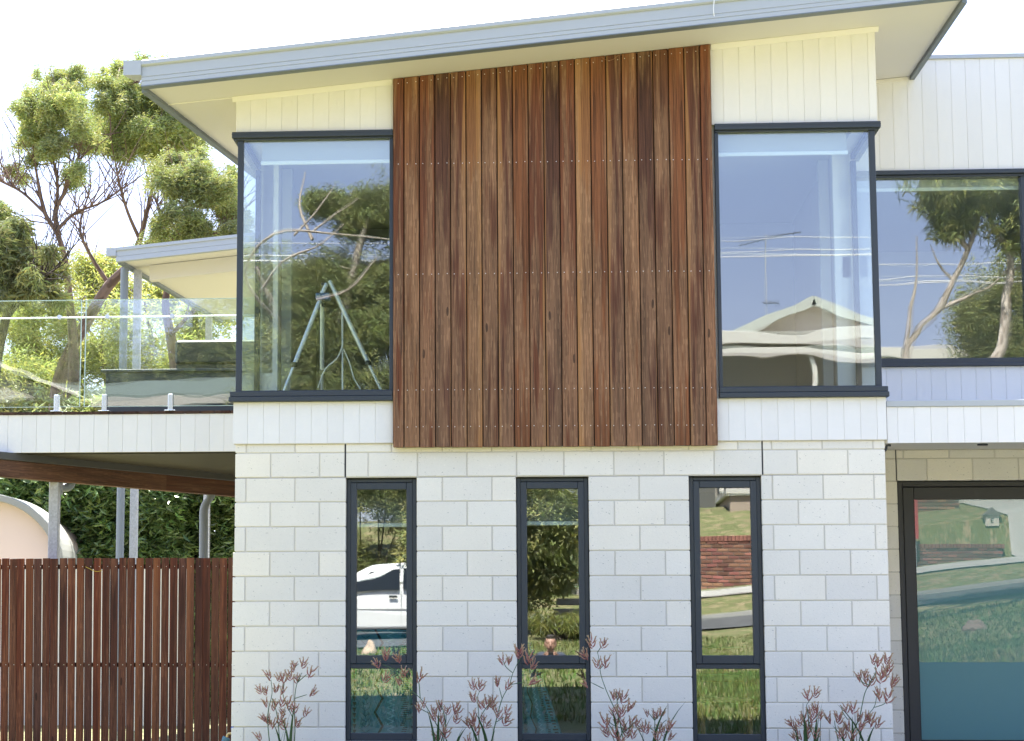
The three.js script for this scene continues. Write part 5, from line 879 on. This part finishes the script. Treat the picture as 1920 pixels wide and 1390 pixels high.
// trees and hedges across the road
function streetTree(name, label, p, limbList, blobs, count, geo, mat, bark, seed, tone, opt = {}) {
  const t = thing(name, label, 'tree', p); part(t, 'trunk', limbs(limbList, blobs, seed, opt.twigs ?? 4, 0.016), bark); crown(t, 'crown', blobs, count, geo, mat, seed + 1, tone, opt.scale, opt); return t;
}
{
  const p = V(-5.2, H(-5.2, 29), 29), R = (x, y, z) => V(x - p.x, y - p.y, z - p.z), b = (x, y, z, rx, ry, rz) => [x - p.x, y - p.y, z - p.z, rx, ry, rz];
  streetTree('tea_tree', 'large dark green spreading tree with bare pale limbs across the street', p, [
    [[R(-5.2, p.y, 29), R(-5.3, 5, 29), R(-5.9, 8, 29), R(-6.4, 9.3, 28.6)], [0.26, 0.2, 0.1, 0.05]], [[R(-5.9, 8, 29), R(-6.5, 9.0, 27.6), R(-5.8, 9.75, 27.2), R(-4.6, 9.7, 27), R(-3.3, 9.55, 27)], [0.04, 0.036, 0.03, 0.022, 0.01]], [[R(-5.3, 5, 29), R(-4.6, 7.5, 28.5), R(-4.2, 9.4, 28.6), R(-3.9, 10.4, 28.6)], [0.2, 0.15, 0.1, 0.04]], [[R(-5, 9.6, 27.2), R(-5.3, 10.4, 27.4), R(-5.2, 11.2, 27.6)], [0.04, 0.025, 0.008]], [[R(-4.9, 8.3, 27.2), R(-4.2, 8.5, 27), R(-3.6, 9.2, 27)], [0.035, 0.026, 0.012]], [[R(-6.2, 8.6, 27.8), R(-5.6, 9.2, 27.3), R(-4.9, 9.4, 27), R(-4.3, 9.9, 27)], [0.035, 0.028, 0.02, 0.008]], [[R(-5.4, 9.7, 27.2), R(-4.9, 10.2, 27.1), R(-4.5, 10.8, 27.2)], [0.025, 0.018, 0.006]], [[R(-5.0, 9.75, 27.1), R(-4.5, 10.1, 27), R(-4.0, 10.5, 27.2)], [0.025, 0.018, 0.006]]],
    [b(-4.0, 10.4, 29, 0.7, 0.55, 1.0), b(-3.3, 10.7, 29, 0.8, 0.6, 1.0), b(-2.7, 10.0, 29, 0.9, 0.9, 1), b(-4.9, 10.75, 29, 0.45, 0.3, 0.6), b(-3.4, 9.2, 29, 1.5, 0.6, 1.1), b(-4.9, 8.9, 29.2, 1.2, 0.6, 1.1), b(-5.0, 8.5, 29.4, 1.4, 0.8, 1.2), b(-6.3, 8.0, 29.6, 1.0, 0.9, 1.1), b(-4.2, 7.6, 28.8, 1.6, 0.9, 1.1), b(-3.0, 7.4, 28.8, 1.2, 1.0, 1.1), b(-5.7, 7.0, 29, 1.4, 0.9, 1.1), b(-4.2, 6.4, 28.6, 1.7, 0.8, 1.1), b(-2.6, 6.0, 28.8, 1.2, 1.1, 1.1), b(-6.3, 5.9, 29, 1.5, 0.9, 1.1), b(-1.8, 8.6, 30, 1.2, 1.4, 1), b(-1.5, 6.6, 30, 1.3, 1.4, 1)], 70000, fSprig, M.leafPine, M.barkPale, 401, [0.6, 1.9], { twigs: 5, scale: [0.9, 1.6], clump: 0.4, gap: 0.48, soft: 0.75 });
}
{
  const hedge = (label, x, z, w, h, n, mat, geo, seed, tone) => { const r = rng(seed), y = H(x, z), b = []; for (let k = 0; k < 14; k++) b.push([(k / 13 - 0.5) * w, 0.3 + r() * (h - 0.5), (r() - 0.5) * 0.8, w * 0.13 + 0.3, h * 0.22, 0.6]); shrub('garden_bush', label, V(x, y, z), b, n, geo, mat, seed, tone, 10); };
  hedge('tall olive hedge behind the parked car', -3.9, 28.2, 4.2, 3.6, 20000, M.leafOlive, fSprig, 501, [0.6, 1.8]);
  hedge('dense green bush by the lawn opposite the middle window', -1.3, 24.6, 2.2, 4.1, 19000, M.leafOlive, bSprig, 502, [0.5, 1.6]);
  hedge('dark green tree mass behind the clothesline', 0.9, 33, 2.6, 3.4, 12000, M.leafPine, fSprig, 503, [0.6, 1.7]);
  hedge('strappy bright green bush under the timber rails', 0.2, 23.2, 0.7, 0.62, 500, M.leafPale, lSprig, 504, [0.5, 1.1]);
  // grey timber rails (terrace edging)
  const t = thing('terrace_edging', 'stack of weathered grey timber rails edging the garden opposite', 'edging', V(0.75, H(0.75, 25.4), 25.4)); for (let k = 0; k < 5; k++) part(t, 'rail', box(-0.75 + k * 0.05, 0.6, 0.12 + k * 0.2, 0.25 + k * 0.2, -0.05 + k * 0.25, 0.05 + k * 0.25, 0.01), std(0.3, 0.28, 0.25, 0.9));
  const c = thing('clothesline', 'green rotary clothesline standing behind the timber rails', 'clothesline', V(0.62, H(0.62, 28), 28)), gm = std(0.1, 0.3, 0.2, 0.5); part(c, 'pole', tube([V(0, -0.3, 0), V(0, 0.85, 0)], 0.02, 8, 2), gm);
  for (let k = 0; k < 4; k++) { const a = k * Math.PI / 2 + 0.5; part(c, 'arm', [tube([V(0, 0.7, 0), V(Math.cos(a) * 0.42, 0.62, Math.sin(a) * 0.42)], 0.01, 6, 2), tube([V(0, 0.95, 0), V(Math.cos(a) * 0.42, 0.62, Math.sin(a) * 0.42)], 0.006, 5, 2), tube([V(Math.cos(a) * 0.42, 0.62, Math.sin(a) * 0.42), V(Math.cos(a + 1.571) * 0.42, 0.62, Math.sin(a + 1.571) * 0.42)], 0.005, 5, 2)], gm); }
}
{ // gum tree mirrored in the wide window of the wing
  const p = V(6.7, H(6.7, 20), 20), R = (x, y, z = 20) => V(x - p.x, y - p.y, z - p.z), b = (x, y, rx, ry, z = 20) => [x - p.x, y - p.y, z - p.z, rx, ry, (rx + ry) / 2];
  streetTree('gum_tree', 'white-barked gum tree with hanging leaves standing on the lawn slope', p, [
    [[R(6.7, p.y - 0.1), R(6.6, 4.2), R(6.83, 6.5), R(7.0, 6.95), R(7.46, 7.44), R(7.75, 8.0), R(8.05, 8.6), R(8.45, 9.83), R(8.5, 10.6)], [0.2, 0.13, 0.085, 0.078, 0.07, 0.058, 0.05, 0.035, 0.015]], [[R(8.05, 8.6), R(7.7, 9.1), R(7.6, 10.0)], [0.06, 0.045, 0.015]], [[R(7.46, 7.44), R(8.0, 7.7), R(8.4, 7.9), R(8.9, 8.3)], [0.04, 0.035, 0.028, 0.01]], [[R(6.6, 4.2), R(7.9, 5.4), R(8.6, 6.6), R(8.75, 7.6), R(8.85, 8.4), R(8.5, 9.2), R(8.3, 9.9)], [0.14, 0.13, 0.12, 0.1, 0.07, 0.045, 0.02]], [[R(8.85, 8.4), R(9.2, 9.2), R(9.3, 10)], [0.07, 0.05, 0.02]], [[R(6.86, 6.6), R(6.9, 7.3), R(7.05, 7.9), R(7.1, 8.9)], [0.06, 0.045, 0.025, 0.008]], [[R(7.75, 8.0), R(7.5, 8.3), R(7.35, 8.7)], [0.03, 0.02, 0.008]]],
    [b(7.55, 9.65, 0.35, 0.4), b(8.0, 9.9, 0.5, 0.4), b(8.5, 9.8, 0.6, 0.45), b(9.1, 9.6, 0.6, 0.5), b(7.75, 9.15, 0.3, 0.3), b(8.4, 9.3, 0.4, 0.3), b(9.2, 8.9, 0.5, 0.5), b(9.3, 8.2, 0.4, 0.5), b(9.6, 10, 0.9, 0.8), b(8.6, 10.6, 1.4, 0.6)], 13000, lSprig, M.leafOlive, M.barkPale, 411, [0.6, 1.8], { twigs: 6, scale: [0.6, 1.0] });
}
{
  const p = V(13, H(13, 36), 36), b = (x, y, z, r) => [x - p.x, y - p.y, z - p.z, r, r * 0.8, r];
  streetTree('dense_tree', 'dark rounded evergreen tree beside the house opposite', p, [[[V(0, -0.1, 0), V(0, 3, 0), V(0.1, 5, 0)], [0.25, 0.2, 0.1]]], [b(12.2, 10.2, 36, 1.0), b(13.2, 10.4, 36, 1.1), b(11.4, 9.8, 36, 0.7), b(13, 9.2, 36, 1.4), b(14.5, 9.5, 36, 1.3), b(12, 9.2, 36, 0.9)], 16000, pSprig, M.leafOlive, M.barkDark, 421, [0.5, 1.6]);
}
// brick retaining wall and upper brick wall
const brickM = new THREE.MeshStandardMaterial({ color: RGB(1, 1, 1), roughness: 0.92 });
function brickWall(name, label, x0, x1, yb, yt, z, seed) {
  const t = thing(name, label, 'wall', V(x0, yb, z)), r = rng(seed), rows = Math.round((yt - yb) / 0.086), L = x1 - x0; let n = 0;
  part(t, 'mortar', box(0, L, -0.3, yt - yb - 0.01, -0.11, 0.095), std(0.13, 0.10, 0.085, 0.95));
  const cols = Math.ceil(L / 0.24) + 1, im = new THREE.InstancedMesh(box(0, 0.222, 0, 0.066, -0.12, 0.11, 0.006), brickM, rows * cols), q = new THREE.Matrix4(), c = new THREE.Color();
  for (let j = 0; j < rows; j++) for (let i = 0; i < cols; i++) { const x = i * 0.24 - (j % 2 ? 0.12 : 0); if (x < -0.13 || x > L - 0.1) continue; q.makeTranslation(x, j * 0.086, (r() - 0.5) * 0.008); im.setMatrixAt(n, q); const v = 0.5 + 0.9 * r(); c.setRGB(0.25 * v, 0.105 * v * (0.85 + 0.4 * r()), 0.078 * v); im.setColorAt(n++, c); }
  im.count = n; im.name = 'brick'; im.userData = { kind: 'stuff' }; shadowed(im); t.add(im);
  const cap = new THREE.InstancedMesh(box(0, 0.076, 0, 0.115, -0.14, 0.12, 0.005), brickM, Math.ceil(L / 0.086)); for (let i = 0; i < cap.count; i++) { q.makeTranslation(i * 0.086, yt - yb, 0); cap.setMatrixAt(i, q); const v = 0.75 + 0.4 * r(); c.setRGB(0.25 * v, 0.105 * v, 0.08 * v); cap.setColorAt(i, c); } cap.name = 'capping_brick'; cap.userData = { kind: 'stuff' }; shadowed(cap); t.add(cap);
  return t;
}
brickWall('retaining_wall', 'long red-brown brick retaining wall across the road', 1.8, 10.75, 2.1, 3.36, 31.0, 601);
brickWall('garden_wall', 'upper red-brown brick wall beside the letterbox and driveway', 8.6, 10.6, 3.9, 5.4, 35.3, 602);
{
  const t = thing('letterbox', 'white house-shaped letterbox on a post by the driveway', 'letterbox', V(10.62, 3.45, 31.3)); part(t, 'post', box(-0.03, 0.03, -0.4, 0.46, -0.03, 0.03, 0.006), M.galv);
  part(t, 'box', box(-0.16, 0.16, 0.4605, 0.72, -0.14, 0.14, 0.008), std(0.6, 0.57, 0.48, 0.6));
  const s = new THREE.Shape([[-0.22, 0], [0.22, 0], [0, 0.19]].map(([a, b]) => new THREE.Vector2(a, b))); part(t, 'roof', new THREE.ExtrudeGeometry(s, { depth: 0.36, bevelEnabled: false }).translate(0, 0.721, -0.18), std(0.18, 0.17, 0.16, 0.7));
  part(t, 'number', [box(-0.035, 0.03, 0.63, 0.645, -0.147, -0.141), box(-0.035, 0.03, 0.585, 0.6, -0.147, -0.141), box(-0.035, 0.03, 0.54, 0.555, -0.147, -0.141), box(-0.035, -0.02, 0.556, 0.584, -0.147, -0.141), box(-0.035, -0.02, 0.601, 0.629, -0.147, -0.141)], M.frameDark);
}
{
  const t = thing('garage', 'cream garage with a closed slatted roller door behind the letterbox', 'garage', V(13.2, 4.0, 40)), cr = std(0.42, 0.38, 0.3, 0.8);
  part(t, 'wall', [box(-2.4, -1.5, -0.5, 2.6, -1, 3), box(1.5, 2.4, -0.5, 2.6, -1, 3), box(-1.5, 1.5, 2.2, 2.6, -1, 3)], cr);
  for (let k = 0; k < 14; k++) part(t, 'door_slat', box(-1.5, 1.5, k * 0.157, k * 0.157 + 0.12, -0.9, -0.86, 0.01), cr);
  part(t, 'door_backing', box(-1.5, 1.5, -0.4, 2.2, -0.86, -0.8), std(0.06, 0.05, 0.045, 0.9));
  struct('concrete_driveway', sheet([11, 12, 13, 14, 15, 16], [27.6, 29, 30, 31, 31.25, 33, 36, 38, 39], 0.03), M.concrete);
  const s = thing('sign_board', 'red sale sign board with pale lines standing on the verge across the road', 'sign', V(8.4, H(8.4, 30.6), 30.6)); part(s, 'post', [box(-0.3, -0.26, -0.3, 1.0, 0.02, 0.06, 0.004), box(0.26, 0.3, -0.3, 1.0, 0.02, 0.06, 0.004)], M.galv);
  part(s, 'board', box(-0.33, 0.36, 0.75, 1.75, -0.015, 0.015, 0.004), std(0.45, 0.03, 0.04, 0.5)); for (let k = 0; k < 3; k++) part(s, 'printed_line', box(-0.2, 0.26, 1.05 + k * 0.13, 1.09 + k * 0.13, -0.018, -0.0152), std(0.7, 0.66, 0.62, 0.5));
}
// the house opposite with gabled roof, verandah and antenna
{
  const x0 = 4.4, x1 = 17, zb = 39, gy = 4.4, t = thing('gabled_house', 'weatherboard house with a tiled gable roof and white verandah fascia across the street', 'house', V(0, gy, 0)), Y = (y) => y - gy, cream = std(0.24, 0.22, 0.19, 0.8), tile = std(0.36, 0.37, 0.33, 0.8), wh = std(0.5, 0.48, 0.44, 0.6);
  part(t, 'wall', [box(x0, x1, Y(4.0), Y(9.3), zb + 1.2, zb + 10)], cream);
  part(t, 'base', [box(x0 + 0.1, x1, Y(3.6), Y(4.82), zb - 2.2, zb + 1.19, 0.02)], std(0.34, 0.27, 0.22, 0.9));
  part(t, 'verandah_floor', box(x0, x1, Y(4.83), Y(4.98), zb - 2.3, zb + 1.19, 0.01), wh);
  part(t, 'fascia', [box(x0 - 0.4, x1 + 0.4, Y(8.78), Y(9.12), zb - 1.2, zb - 1.05, 0.01), box(x0 - 0.4, x1 + 0.4, Y(8.44), Y(8.66), zb - 1.16, zb - 1.06, 0.01)], wh);
  part(t, 'verandah_roof', slab([[x0 - 0.4, zb - 1.05], [x1 + 0.4, zb - 1.05], [x1 + 0.4, zb + 1.19], [x0 - 0.4, zb + 1.19]], (x, z) => Y(9.0 + 0.1 * (z - zb + 1.05)), 0.1), tile);
  for (let x = x0; x < x1; x += 2.4) part(t, 'verandah_post', box(x - 0.06, x + 0.06, Y(4.981), Y(8.78), zb - 1.04, zb - 0.92, 0.008), wh);
  for (const x of [5.6, 8.4, 11.5, 14.2]) { const w = part(t, 'window', box(x, x + 1.6, Y(6.2), Y(7.7), zb + 1.15, zb + 1.21, 0.01), std(0.02, 0.025, 0.03, 0.1)); part(w, 'frame', [box(x - 0.06, x + 1.66, Y(7.7), Y(7.78), zb + 1.12, zb + 1.2), box(x - 0.06, x + 1.66, Y(6.12), Y(6.2), zb + 1.12, zb + 1.2)], wh); }
  const gs = new THREE.Shape([[-2.1, 0], [2.1, 0], [0, 0.88]].map(([a, b]) => new THREE.Vector2(a, b))), cxg = 7.15;
  part(t, 'gable_wall', new THREE.ExtrudeGeometry(gs, { depth: 6, bevelEnabled: false }).translate(cxg, Y(9.35), 40.6), std(0.72, 0.62, 0.52, 0.8));
  const side = (s) => slab(s < 0 ? [[cxg - 2.5, 40.3], [cxg, 40.3], [cxg, 47], [cxg - 2.5, 47]] : [[cxg, 40.3], [cxg + 2.5, 40.3], [cxg + 2.5, 47], [cxg, 47]], (x) => Y(10.28 - Math.abs(x - cxg) * 0.42), 0.12);
  part(t, 'roof', [side(-1), side(1)], tile);
  for (const [a, c] of [[41, 45.5], [45.5, 50]]) part(t, 'hip_roof', slab([[x0 - 0.3, a], [x1 + 0.4, a], [x1 + 0.4, c], [x0 - 0.3, c]], (x, z) => Y(9.3 + 0.12 * (4.5 - Math.abs(z - 45.5))), 0.1), tile);
  const bb = (s) => { const g = new THREE.BoxGeometry(2.75, 0.24, 0.06); g.rotateZ(-s * Math.atan(0.42)); g.translate(cxg + s * 1.25, Y(10.28 - 0.525), 40.26); return g; };
  part(t, 'barge_board', [bb(-1), bb(1)], tile);
  const a = thing('television_antenna', 'tall television antenna on a thin mast above the gable roof opposite', 'antenna', V(5.95, 9.5, 41)), m = M.frameDark, k = (41 - 40) / 57;
  part(a, 'mast', tube([V(0, -0.3, 0), V(0.02, 2.75, 0)], 0.018, 6, 2), M.galv);
  part(a, 'boom', tube([V(-0.72, 2.5, 0), V(0.98, 2.78, 0)], 0.018, 6, 2), m);
  const el = []; for (let i = 0; i < 11; i++) { const u = i / 10, x = lerp(-0.65, 0.95, u), y = 2.51 + 0.165 * (x + 0.65); el.push(tube([V(x, y, -0.4 + 0.15 * u), V(x, y, 0.4 - 0.15 * u)], 0.008, 5, 2)); } part(a, 'element', el, m);
  part(a, 'small_boom', [tube([V(-0.1, 0.85, 0), V(0.35, 0.85, 0)], 0.014, 6, 2), ...[0, 0.12, 0.24, 0.34].map((x) => tube([V(x, 0.75, -0.15), V(x, 0.95, 0.15)], 0.008, 5, 2))], m);
}
// power lines
for (const [y, z, l] of [[10.92, 34, 'uppermost overhead power line crossing above the road'], [10.68, 34.25, 'second overhead power line crossing above the road'], [10.61, 34.5, 'third overhead power line crossing above the road'], [10.5, 34, 'lowest overhead power line crossing above the road']]) {
  const t = thing('power_line', l, 'power line', V(-30, y, z)), p = []; for (let i = 0; i <= 20; i++) { const u = i / 20; p.push(V(u * 70, -1.1 * 4 * u * (1 - u) * 0.35 + 0.25, 0)); } part(t, 'wire', tube(p, 0.011, 5, 40), std(0.5, 0.5, 0.5, 0.5));
}
// neighbour with green roof, mirrored in the balustrade
{
  const t = thing('green_roofed_house', 'two storey cream house with a green metal roof across the street', 'house', V(-11, 1.2, 31)), g = std(0.085, 0.105, 0.082, 0.6), w = std(0.3, 0.28, 0.25, 0.8);
  part(t, 'wall', box(-3.6, 3.4, -0.6, 5.6, 0.3, 6), std(0.03, 0.034, 0.04, 0.7));
  for (const [a, c] of [[-0.6, 2.7], [2.7, 6.6]]) part(t, 'roof', slab([[-4, a], [3.8, a], [3.8, c], [-4, c]], (x, z) => 5.75 + 0.03 * x + 0.24 * (3.3 - Math.abs(z - 2.7)), 0.08), g);
  for (const s of [-1, 1]) part(t, 'gable_roof', slab(s < 0 ? [[-4.3, -1.3], [-2.2, -1.3], [-2.2, 2.2], [-4.3, 2.2]] : [[-2.2, -1.3], [-0.1, -1.3], [-0.1, 2.2], [-2.2, 2.2]], (x) => 6.55 - Math.abs(x + 2.2) * 0.42, 0.1), std(0.4, 0.39, 0.35, 0.7));
  part(t, 'fascia', bendY(box(-4, 3.8, 5.57, 5.76, -0.68, -0.605, 0.01), (x, y) => y + 0.03 * x), w);
  const gs = new THREE.Shape([[-1.9, 0], [1.9, 0], [0, 0.75]].map(([a, b]) => new THREE.Vector2(a, b))); part(t, 'gable', new THREE.ExtrudeGeometry(gs, { depth: 3, bevelEnabled: true, bevelSize: 0.05, bevelThickness: 0.02, bevelSegments: 1 }).translate(-2.2, 5.7, -1.0), w);
}
{
  const mk = (label, x, z, top, seed, s) => { const p = V(x, H(x, z), z), b = []; const r = rng(seed); for (let k = 0; k < 8; k++) b.push([(r() - 0.5) * s * 1.6, top - p.y - s * 0.5 - r() * s * 1.6, (r() - 0.5) * s * 1.6, s * 0.62, s * 0.42, s * 0.6]); streetTree('dense_tree', label, p, [[[V(0, -0.1, 0), V(0.1, (top - p.y) * 0.5, 0), V(0, (top - p.y) * 0.8, 0)], [0.25, 0.2, 0.08]], [[V(0.1, (top - p.y) * 0.5, 0), V(s * 0.6, (top - p.y) * 0.75, 0)], [0.12, 0.04]]], b, 16000, fSprig, M.leafPine, M.barkDark, seed, [0.6, 1.7], { scale: [1, 1.7] }); };
  mk('dark tree rising behind the green roof of the house across the street', -10.2, 40, 12.2, 431, 2.2); mk('dark tree beyond the far end of the green roof across the street', -15.5, 38, 12.5, 432, 2.6);
}

// ---------------------------------------------------------------- draw
const renderer = new THREE.WebGLRenderer({ antialias: true });
renderer.toneMapping = THREE.LinearToneMapping;
renderer.toneMappingExposure = EXPOSURE;
renderer.shadowMap.enabled = true;
renderer.render(scene, camera);
